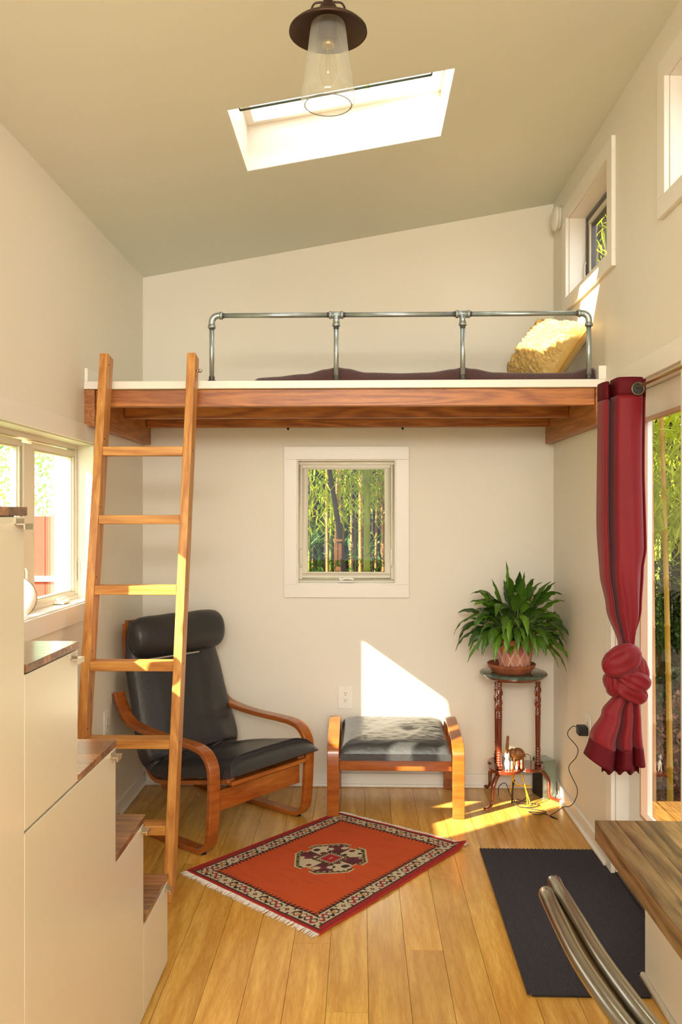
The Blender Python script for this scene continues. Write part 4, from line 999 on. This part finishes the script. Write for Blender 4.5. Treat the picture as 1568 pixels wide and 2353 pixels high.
# tail
TSEC = catmull([(0.0, 0.05, 0), (0.03, 0.0, 0), (0.12, -0.03, 0), (0.30, -0.045, 0), (0.44, -0.01, 0), (0.50, 0.035, 0), (0.53, 0.0, 0), (0.58, -0.035, 0), (0.72, -0.03, 0), (0.80, 0.015, 0), (0.83, -0.01, 0), (0.90, -0.03, 0), (0.97, -0.01, 0), (1.0, 0.05, 0)], 8)
def tail(z0, z1):
    def f(u, v):
        z = z0 + (z1 - z0) * v; t = (0.88 - z) / 0.27
        xl_ = lerpt([(0, 0.935), (0.30, 0.885), (0.62, 0.845), (1.0, 0.819)], t); xr_ = lerpt([(0, 1.010), (0.35, 1.022), (1.0, 1.038)], t)
        dp = 0.35 + 0.65 * min(1, max(0, t))
        x = u * (len(TSEC) - 1); i = min(int(x), len(TSEC) - 2); p = TSEC[i].lerp(TSEC[i + 1], x - i)
        sag = 0.045 * min(1, p.x * 2.2) * max(0, t) + 0.012 * math.sin(p.x * 5) * max(0, t)
        return (xl_ + (xr_ - xl_) * p.x, YC + 0.01 + p.y * dp + 0.006 * noise.noise((p.x * 5, z * 9, 2)), z - sag)
    return f
solid(MB().grid(120, 30, tail(0.885, 0.700)).build('tail', REDC, cur, smooth=True))
solid(MB().grid(120, 8, tail(0.700, 0.640)).build('tail_hem', REDH, cur, smooth=True), 0.003)
def inner(u, v):
    x = 0.885 + 0.135 * u; ph = u * 2 * PI * 3.5
    return (x + 0.006 * math.sin(ph), YC + 0.035 + 0.018 * math.sin(ph), 0.70 - 0.125 * v + 0.003 * math.sin(ph + 1))
solid(MB().grid(90, 8, inner).build('inner_fold', REDH, cur, smooth=True))

# ---------------------------------------------------------------- pendant lamp
pl = thing('pendant_lamp', 'bronze barn pendant lamp with clear tapered glass jar', 'pendant lamp', (-0.083, 2.2, 0))
zc0 = zc(-0.083)
MB().tube([(0, 0, 2.86), (0, 0, zc0 - 0.02)], 0.0055, 10).build('stem', BRONZE, pl, smooth=True)
MB().lathe([(0.0, -0.03), (0.05, -0.03), (0.062, -0.012), (0.062, -0.012)], 28, (0, 0, zc0 - 0.002)).build('canopy', BRONZE, pl, smooth=True)
MB().lathe([(0.006, 2.870), (0.012, 2.862), (0.014, 2.845), (0.022, 2.838), (0.024, 2.826), (0.040, 2.818), (0.042, 2.802), (0.034, 2.800), (0.0, 2.800)], 32, caps=False).build('cap', BRONZE, pl, smooth=True)
MB().lathe([(0.036, 2.803), (0.060, 2.799), (0.090, 2.786), (0.1005, 2.776), (0.1015, 2.770), (0.099, 2.772), (0.088, 2.780), (0.058, 2.794), (0.036, 2.798)], 56, caps=False).build('shade', BRONZE, pl, smooth=True)
m = MB()
for s in (-1, 1): m.tube(catmull([(s * 0.014, 0, 2.850), (s * 0.036, 0, 2.846), (s * 0.046, 0, 2.822), (s * 0.044, 0, 2.800)], 6), 0.0028, 8)
m.build('loop_handle', BRONZE, pl, smooth=True)
gp = [(0.030, 2.802), (0.040, 2.796), (0.046, 2.780), (0.054, 2.715), (0.0655, 2.635), (0.070, 2.612), (0.070, 2.598), (0.066, 2.586), (0.060, 2.582)]
gi = [(r - 0.0018, z) for r, z in reversed(gp)]
MB().lathe([(p.x, p.z) for p in catmull([(r, 0, z) for r, z in gp], 4)], 64, caps=False).build('glass_jar', LGLASS, pl, smooth=True)
MB().tube([(0.0605 * math.cos(2 * PI * q / 40), 0.0605 * math.sin(2 * PI * q / 40), 2.5825) for q in range(40)], 0.0012, 6, closed=True).build('glass_rim', mat('grey_glass_rim', (120, 118, 108), rough=0.2), pl, smooth=True)
MB().lathe([(0.0, 2.795), (0.023, 2.795), (0.023, 2.752), (0.019, 2.748), (0.0, 2.748)], 28, caps=False).build('socket', BRONZE, pl, smooth=False, bev=0.001)
MB().lathe([(0.0, 2.748), (0.0155, 2.748), (0.0155, 2.736), (0.012, 2.733), (0.0, 2.733)], 24, caps=False).build('bulb_base', BRASS, pl, smooth=True)
MB().lathe([(p.x, p.z) for p in catmull([(0.011, 0, 2.734), (0.016, 0, 2.715), (0.023, 0, 2.690), (0.024, 0, 2.665), (0.016, 0, 2.640), (0.004, 0, 2.628), (0.0, 0, 2.622)], 5)], 28, caps=False).build('bulb', glass_mat('bulb_glass', (0.98, 0.97, 0.93), 1.0), pl, smooth=True)
m = MB()
for q in range(6):
    a = q * PI / 3; m.tube([(0.003 * math.cos(a), 0.003 * math.sin(a), 2.732), (0.008 * math.cos(a), 0.008 * math.sin(a), 2.65)], 0.0004, 4)
m.build('filament', NICK, pl)

# ---------------------------------------------------------------- desk
dk = thing('butcher_block_desk', 'thick walnut butcher block desk top on the right', 'desk', (0, 0, 0))
X0, X1, Y0, Y1, ZD, TK = 0.584, 1.070, 0.45, 2.130, 0.760, 0.049
ns = 10; w = (X1 - X0) / ns; DR = random.Random(5)
for i in range(ns):
    cuts = [Y0] + sorted(DR.uniform(Y0 + 0.15, Y1 - 0.15) for _ in range(1 + (i % 2))) + [Y1]
    for a, b in zip(cuts, cuts[1:]):
        if b - a < 0.04: continue
        bx(X0 + i * w + 0.0002, a + 0.0002, ZD - TK, X0 + (i + 1) * w - 0.0002, b - 0.0002, ZD).build('stave', WAL_Y, dk, bev=0.0006)
bx(1.050, Y0 + 0.05, ZD - TK - 0.06, 1.0755, Y1 - 0.1, ZD - TK - 0.0005).build('wall_cleat', TRIM, dk)
bx(0.64, Y0 + 0.02, 0.0, 0.915, Y0 + 0.04, ZD - TK - 0.0005).build('end_panel', TRIM, dk)

# ---------------------------------------------------------------- metal chair
mc = thing('metal_chair', 'brushed steel chair with curved back rails beside the desk', 'chair', (0, 0, 0))
def rail(pts, rr, fl=1.0): return MB().tube(catmull(pts, 8), rr, 18, flat=fl)
back = [(0.425, 0.95, 0.828), (0.372, 1.02, 0.845), (0.345, 1.12, 0.853), (0.328, 1.26, 0.855), (0.325, 1.38, 0.856), (0.327, 1.48, 0.853), (0.333, 1.528, 0.842)]
rail(back, 0.0135).build('top_rail', CHROME, mc, smooth=True)
b2 = [(0.455, 0.95, 0.842), (0.408, 1.02, 0.858), (0.380, 1.12, 0.866), (0.363, 1.26, 0.868), (0.358, 1.38, 0.867), (0.357, 1.50, 0.862), (0.360, 1.585, 0.852)]
B2 = catmull(b2, 8); vs_ = []; m = MB(); n = 20
for i, p in enumerate(B2):
    d = (B2[min(i + 1, len(B2) - 1)] - B2[max(i - 1, 0)]).normalized(); s_ = d.cross(Vector((0, 0, 1))).normalized(); t = i / (len(B2) - 1)
    tp = 0.012 + 0.0035 * min(1, (1 - t) * 6); hgt = 0.030 * min(1, 0.35 + (1 - t) * 7)
    for k in range(n):
        a = 2 * PI * k / n; cs, sn_ = math.cos(a), math.sin(a)
        vs_.append(p + s_ * (cs * tp * 1.08) + Vector((0, 0, 1)) * (sn_ * hgt - hgt))
m.add(vs_, [(i * n + k, i * n + (k + 1) % n, (i + 1) * n + (k + 1) % n, (i + 1) * n + k) for i in range(len(B2) - 1) for k in range(n)] + [tuple(range(n)), tuple((len(B2) - 1) * n + k for k in range(n))])
m.build('backrest_band', CHROME, mc, smooth=True)
for q in (-1, 1): MB().tube(catmull([(0.352 + 0.01 * (q < 0), 1.08 + q * 0.10, 0.835), (0.37, 1.08 + q * 0.12, 0.72), (0.40, 1.08 + q * 0.16, 0.46), (0.36, 1.08 + q * 0.19, 0.0)], 8), 0.012, 14).build('rear_leg', CHROME, mc, smooth=True)
for y in (0.90, 1.26): MB().tube([(0.80, y, 0.45), (0.825, y, 0.0)], 0.012, 14).build('front_leg', CHROME, mc, smooth=True)
bx(0.40, 0.86, 0.44, 0.82, 1.30, 0.462).build('seat', CHROME, mc, bev=0.008)

# ---------------------------------------------------------------- round thing on the left sill
dsh = thing('round_dish', 'pale round dish on the left window sill behind the tall cabinet', 'dish', (-1.265, 3.085, 1.139))
m = MB().lathe([(0.0, 0.0), (0.05, 0.0), (0.072, 0.010), (0.076, 0.018), (0.070, 0.014), (0.045, 0.006), (0.0, 0.006)], 40, caps=False)
m.v = [(x, z - 0.01, y + 0.0765) for x, y, z in m.v]
m.build('plate', mat('pale_glaze', (234, 214, 196), rough=0.4), dsh, smooth=True)

# ---------------------------------------------------------------- outside
GRASS = mat('lawn', (120, 150, 62), rough=1.0, dark=(84, 112, 44), vscale=20, bump=1, bscale=60)
EARTH = mat('leaf_litter', (70, 46, 28), rough=1.0, dark=(36, 24, 14), vscale=6, bump=1, bscale=30)
g1 = bx(-40, -30, -0.75, -1.5, 40, -0.6).build('ground_lawn', GRASS); struct(g1, 'green lawn outside the left window', 'ground')
g2 = bx(-1.5, -30, -0.75, 40, 40, -0.6).build('ground_litter', EARTH); struct(g2, 'brown leaf litter under the bamboo', 'ground')
# deck
dkk = thing('deck', 'sunlit yellow timber deck outside the glass door', 'deck', (0, 0, 0), kind='structure')
DECK = wood('yellow_deck_board', (222, 160, 70), (178, 112, 40), 'y', 1.2, rough=0.6, rand=0.08)
bx(XR + TH + 0.01, 0.0, -0.6, XR + TH + 2.0, 4.75, -0.10).build('deck_frame', PLUG, dkk)
for i in range(14):
    bx(XR + TH + 0.012 + i * 0.142, 0.0, -0.099, XR + TH + 0.012 + i * 0.142 + 0.136, 4.76, -0.07).build('deck_board', DECK, dkk)
# deck rail bench beyond
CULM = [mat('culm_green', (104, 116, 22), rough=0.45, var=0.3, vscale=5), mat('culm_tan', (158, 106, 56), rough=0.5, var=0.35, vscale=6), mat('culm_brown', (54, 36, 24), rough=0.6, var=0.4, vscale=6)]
def culm(x, y, lean, r, hgt, mt_, label, group, z0=-0.6, nm='bamboo_culm'):
    pts = []; rr = []; n = int(hgt / 0.28); m = MB()
    for i in range(n + 1):
        z = i * hgt / n; bnd = (z / hgt) ** 1.6
        p = Vector((x + lean[0] * bnd * hgt * 0.3, y + lean[1] * bnd * hgt * 0.3, z0 + z)); taper = 1 - 0.5 * z / hgt
        pts += [p - Vector((0, 0, 0.012)), p, p + Vector((0, 0, 0.012))]; rr += [r * taper, r * taper * 1.22, r * taper]
    m.tube(pts[1:-1], rr[1:-1], 8)
    return tag(m.build(nm, mt_, smooth=True), label, 'bamboo', group)
BR = random.Random(11)
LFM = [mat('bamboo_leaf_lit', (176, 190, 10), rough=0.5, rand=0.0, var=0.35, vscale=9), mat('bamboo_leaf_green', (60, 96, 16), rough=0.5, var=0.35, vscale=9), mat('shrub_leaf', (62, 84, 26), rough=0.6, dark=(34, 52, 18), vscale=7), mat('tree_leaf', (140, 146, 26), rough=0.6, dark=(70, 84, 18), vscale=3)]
for m_ in LFM[:2] + LFM[3:]:
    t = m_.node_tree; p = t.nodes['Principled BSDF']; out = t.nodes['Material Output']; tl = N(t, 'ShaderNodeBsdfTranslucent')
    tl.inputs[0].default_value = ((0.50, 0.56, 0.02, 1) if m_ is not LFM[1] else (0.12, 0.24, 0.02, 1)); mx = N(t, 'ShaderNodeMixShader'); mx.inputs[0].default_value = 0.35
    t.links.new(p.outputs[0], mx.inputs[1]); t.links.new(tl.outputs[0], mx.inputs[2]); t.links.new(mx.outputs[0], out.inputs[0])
def leaves(name, label, cen, ext, n, L, wd, mt_, droop=0.6, clump=None, seed=1, cat='bamboo leaves'):
    q = random.Random(seed); vs_ = []; fs_ = []; cs = [(Vector((q.uniform(-1, 1) * ext[0], q.uniform(-1, 1) * ext[1], q.uniform(-1, 1) * ext[2])), q.random() * 6.28) for _ in range(clump or max(1, n // 14))]
    for i in range(n):
        c, a0 = q.choice(cs); c2 = c + Vector((q.gauss(0, 0.09), q.gauss(0, 0.09), q.gauss(0, 0.07)))
        az = a0 + q.gauss(0, 0.9); d = Vector((math.cos(az), math.sin(az), -droop + q.gauss(0, 0.35))).normalized(); s_ = d.cross(Vector((q.gauss(0, .4), q.gauss(0, .4), 1))).normalized()
        l_ = L * q.uniform(0.6, 1.3); w_ = wd * q.uniform(0.7, 1.2); p = Vector(cen) + c2; dn = Vector((0, 0, -1))
        b = len(vs_); vs_ += [p, p + d * l_ * 0.35 + s_ * w_ / 2, p + d * l_ * 0.35 - s_ * w_ / 2, p + d * l_ * 0.97 + dn * l_ * 0.15]
        fs_ += [(b, b + 1, b + 3, b + 2)]
    me = bpy.data.meshes.new(name); me.from_pydata([tuple(v) for v in vs_], [], fs_); me.update(); me.materials.append(mt_)
    o = bpy.data.objects.new(name, me); C.objects.link(o); tag(o, label, cat, kind='stuff'); return o
# behind the back window
for i in range(70):
    y = 5.9 + 2.6 * (i / 70) + BR.random() * 0.3; x = BR.uniform(-0.62, 0.42) * y / 4.9
    mt_ = CULM[BR.choice([0, 0, 1, 2, 2, 1])]
    culm(x, y, (BR.uniform(-0.10, 0.10), BR.uniform(-0.05, 0.1)), BR.uniform(0.010, 0.020), 5.0, mt_, 'slender bamboo culm in the grove outside the small back window', 'bamboo culms outside the back window')
culm(0.045, 5.55, (0.0, 0.0), 0.027, 5.0, mat('culm_bright_green', (132, 142, 12), rough=0.4, var=0.15, vscale=5), 'thick yellow green bamboo culm right of centre outside back window', None)
lc = MB().tube([(-0.24, 5.5, 2.1), (-0.19, 5.5, 1.75), (-0.155, 5.5, 1.55), (-0.11, 5.5, 1.2), (-0.09, 5.5, 0.9), (-0.05, 5.5, -0.6)], [0.014, 0.016, 0.017, 0.018, 0.018, 0.02], 10)
tag(lc.build('bamboo_culm', CULM[2], smooth=True), 'brown leaning bamboo culm behind the wind chime', 'bamboo')
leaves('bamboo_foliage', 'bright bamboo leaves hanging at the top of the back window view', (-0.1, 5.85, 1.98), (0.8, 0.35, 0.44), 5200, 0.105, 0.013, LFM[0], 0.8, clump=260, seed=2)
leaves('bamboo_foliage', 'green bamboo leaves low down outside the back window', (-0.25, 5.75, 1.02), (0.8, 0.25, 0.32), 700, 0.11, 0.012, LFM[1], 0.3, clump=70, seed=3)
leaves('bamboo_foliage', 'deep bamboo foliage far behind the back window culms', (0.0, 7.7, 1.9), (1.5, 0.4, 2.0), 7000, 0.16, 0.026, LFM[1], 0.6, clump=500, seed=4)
def thicket(name, label, arc, n, seed, mt_):
    q = random.Random(seed); m = MB()
    for i in range(n):
        t = q.random(); a = arc[0] + (arc[1] - arc[0]) * t; rr = q.uniform(arc[2], arc[3]); x, y = rr * math.sin(a), rr * math.cos(a); r = q.uniform(0.014, 0.03); lx, ly = q.gauss(0, 0.25), q.gauss(0, 0.25)
        m.tube([(x, y, -0.6), (x + lx * .3, y + ly * .3, 2), (x + lx, y + ly, 5)], [r, r * .9, r * .5], 4, caps=False)
    return tag(m.build(name, mt_), label, 'bamboo', kind='stuff')
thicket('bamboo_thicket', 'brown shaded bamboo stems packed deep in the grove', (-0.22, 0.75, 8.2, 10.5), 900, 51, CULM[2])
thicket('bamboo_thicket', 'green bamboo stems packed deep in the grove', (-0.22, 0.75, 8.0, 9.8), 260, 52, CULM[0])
for k, (a, rr, seed) in enumerate(((-0.12, 9.0, 61), (0.12, 9.2, 62), (0.36, 9.6, 63), (0.6, 9.6, 64))):
    leaves('bamboo_foliage', ('far bamboo leaf mass behind the left half of the back window', 'far bamboo leaf mass behind the right half of the back window', 'far bamboo leaf mass hidden between the back window and the door', 'far bamboo leaf mass behind the glass door')[k], (rr * math.sin(a), rr * math.cos(a), 2.6), (1.5, 1.0, 2.2), 12000, 0.24, 0.045, LFM[1], 0.6, clump=900, seed=seed)
# wind chime
wc = thing('wind_chime', 'bamboo wind chime hanging outside the back window', 'wind chime', (-0.135, 5.12, 1.36))
WCM = mat('chime_bamboo', (196, 130, 72), rough=0.5)
MB().lathe([(0.0, 0.0), (0.027, 0.0), (0.028, 0.006), (0.027, 0.012), (0.0, 0.012)], 24, caps=False).build('top_disc', WCM, wc, smooth=False)
for q in range(6):
    a = q * PI / 3 + 0.2; x, y = 0.020 * math.cos(a), 0.020 * math.sin(a)
    MB().tube([(x, y, -0.012), (x, y, -0.105 - 0.010 * (q % 3))], 0.0032, 8).build('chime_tube', WCM, wc, smooth=True)
m = MB().tube([(0, 0, 0), (0, 0, -0.155)], 0.0008, 5); m.tube([(0, 0, 0.012), (0, -0.2, 0.56)], 0.0008, 5); m.build('string', BLACK, wc)
MB().lathe([(0.0, -0.05), (0.010, -0.05), (0.010, -0.044), (0.0, -0.044)], 16, caps=False).build('striker', WCM, wc)
m = MB().tube([(0, -0.001, -0.165), (0, 0.001, -0.165)], 0.014, 20); m.build('sail', WCM, wc)

# right side, past the glass door
for i in range(46):
    x = 2.6 + 2.2 * BR.random(); y = x * BR.uniform(2.35, 3.2)
    culm(x, y, (BR.uniform(-0.12, 0.12), BR.uniform(-0.1, 0.1)), BR.uniform(0.014, 0.026), 5.0, CULM[BR.choice([1, 1, 0, 2])], 'slender bamboo culm in the grove beyond the glass door', 'bamboo culms beyond the glass door')
culm(1.76, 5.15, (-0.02, 0.04), 0.021, 5.2, mat('culm_sunlit_tan', (196, 140, 84), rough=0.4, var=0.2, vscale=6), 'pale tan bamboo culm nearest the glass door', None)
culm(1.90, 5.25, (-0.10, 0.0), 0.020, 5.2, mat('culm_gold', (170, 130, 30), rough=0.4, var=0.2, vscale=6), 'golden leaning bamboo culm beside the pale tan culm', None)
leaves('bamboo_foliage', 'bright yellow green bamboo leaves hanging outside the glass door', (2.06, 5.5, 1.78), (0.30, 0.3, 0.48), 2200, 0.13, 0.017, LFM[0], 0.75, clump=70, seed=6)
leaves('bamboo_foliage', 'bamboo foliage at mid distance beyond the glass door', (3.2, 7.8, 2.9), (1.3, 1.0, 1.2), 4000, 0.18, 0.026, LFM[0], 0.7, clump=320, seed=7)
leaves('bamboo_foliage', 'dense far bamboo foliage at the back of the garden', (5.5, 12.2, 2.6), (3.4, 1.0, 3.4), 12000, 0.26, 0.05, LFM[1], 0.5, clump=600, seed=8)
def shrub(cx_, cy_, r, h, n, lab, seed, mt_=LFM[2]):
    t = thing('garden_shrub', lab, 'shrub', (cx_, cy_, -0.6)); q = random.Random(seed); vs_ = []; fs_ = []
    m = MB()
    for k in range(9):
        a = q.random() * 6.28; m.tube([(0, 0, 0), (0.4 * r * math.cos(a), 0.4 * r * math.sin(a), h * 0.5), (0.8 * r * math.cos(a), 0.8 * r * math.sin(a), h * 0.9)], [0.012, 0.008, 0.003], 5)
    m.build('stems', CULM[2], t)
    for i in range(n):
        a = q.random() * 6.28; rr = r * q.random() ** 0.35; z = h * (0.08 + 0.92 * q.random()); rr *= (1 - (z / h) ** 3 * 0.6) * (1 + 0.25 * noise.noise((a * 2, z * 3, seed)))
        p = Vector((rr * math.cos(a), rr * math.sin(a), z)); d = Vector((q.gauss(0, 1), q.gauss(0, 1), q.gauss(0.2, 0.7))).normalized(); s_ = d.cross(Vector((0.1, 0.2, 1))).normalized(); l_ = q.uniform(0.03, 0.06)
        b = len(vs_); vs_ += [tuple(p), tuple(p + d * l_ * .5 + s_ * l_ * .3), tuple(p + d * l_), tuple(p + d * l_ * .5 - s_ * l_ * .3)]; fs_.append((b, b + 1, b + 2, b + 3))
    me = bpy.data.meshes.new('foliage'); me.from_pydata(vs_, [], fs_); me.update(); me.materials.append(mt_)
    o = bpy.data.objects.new('foliage', me); C.objects.link(o); o.parent = t; o['kind'] = 'stuff'
    return t
shrub(2.55, 7.1, 0.85, 1.75, 9000, 'large green shrub under the bamboo past the glass door', 31)
shrub(2.35, 5.7, 0.55, 0.95, 5000, 'low reddish shrub at the edge of the timber deck', 32, mat('russet_leaf', (140, 84, 60), rough=0.6, dark=(96, 70, 44), vscale=5))
shrub(3.1, 6.0, 0.6, 1.3, 5000, 'mid green shrub right of the low reddish shrub', 33)
# trees seen through high windows
def tree(x, y, z, r, n, lab, seed):
    t = thing('garden_tree', lab, 'tree', (x, y, -0.6)); MB().tube([(0, 0, 0), (0.1, 0.05, z * 0.6), (0, 0, z + 0.6)], [0.12, 0.09, 0.04], 10).build('trunk', CULM[2], t, smooth=True)
    q = random.Random(seed); vs_ = []; fs_ = []
    for i in range(n):
        d0 = Vector((q.gauss(0, 1), q.gauss(0, 1), q.gauss(0, 1))).normalized() * r * q.random() ** 0.4; d0.z *= 0.9
        p = d0 + Vector((0, 0, z + 0.6)); d = Vector((q.gauss(0, 1), q.gauss(0, 1), q.gauss(0, 0.7))).normalized(); s_ = d.cross(Vector((0.1, 0.2, 1))).normalized(); l_ = q.uniform(0.08, 0.16)
        b = len(vs_); vs_ += [tuple(p), tuple(p + d * l_ * .5 + s_ * l_ * .28), tuple(p + d * l_), tuple(p + d * l_ * .5 - s_ * l_ * .28)]; fs_.append((b, b + 1, b + 2, b + 3))
    me = bpy.data.meshes.new('foliage'); me.from_pydata(vs_, [], fs_); me.update(); me.materials.append(LFM[3])
    o = bpy.data.objects.new('foliage', me); C.objects.link(o); o.parent = t; o['kind'] = 'stuff'
    return o
tree(3.6, 10.6, 6.2, 2.2, 9000, 'leafy yellow green tree seen through the far high window', 41)
# left side garden
RF = mat('red_fence_paint', (190, 70, 50), rough=0.8)
fe = thing('garden_fence', 'red board fence across the lawn outside the left window', 'fence', (0, 0, 0))
for i in range(22):
    bx(-6.2 + i * 0.16, 11.0, -0.6, -6.2 + i * 0.16 + 0.15, 11.03, 0.75 + 0.75).build('fence_board', RF, fe)
bx(-6.2, 10.96, 0.65, -2.7, 11.0, 0.72).build('fence_rail', TRIM, fe)
# white translucent corrugated lean-to beside the house
PC_ = mat('white_corrugated_sheet', (250, 248, 244), rough=0.5)
ln = thing('corrugated_screen', 'white ribbed screen panels outside the left window', 'screen', (0, 0, 0))
for i in range(7):
    y = 5.05 + i * 0.24; x = -1.82 - i * 0.075
    m = MB()
    for q in range(4):
        m.tube([(x - q * 0.012, y + q * 0.05, -0.6), (x - q * 0.012, y + q * 0.05, 2.15)], 0.018, 8)
    m.build('ribbed_panel', PC_, ln, smooth=True)
ar = thing('hoop_arch', 'pale green hoop arch over the lawn outside the left window', 'arch', (-3.0, 7.9, -0.6))
MB().tube([(-1.3 * math.cos(a), 0.0, 2.9 * math.sin(a) ** 0.9) for a in [PI * q / 24 for q in range(25)]], 0.03, 8).build('hoop', mat('pale_green_tube', (150, 190, 150), rough=0.5), ar, smooth=True)
o = tree(-7.5, 17.0, 3.6, 3.4, 16000, 'pale tree beyond the red fence outside the left window', 43); o.data.materials.clear(); o.data.materials.append(mat('pale_tree_leaf', (206, 224, 168), rough=0.7))
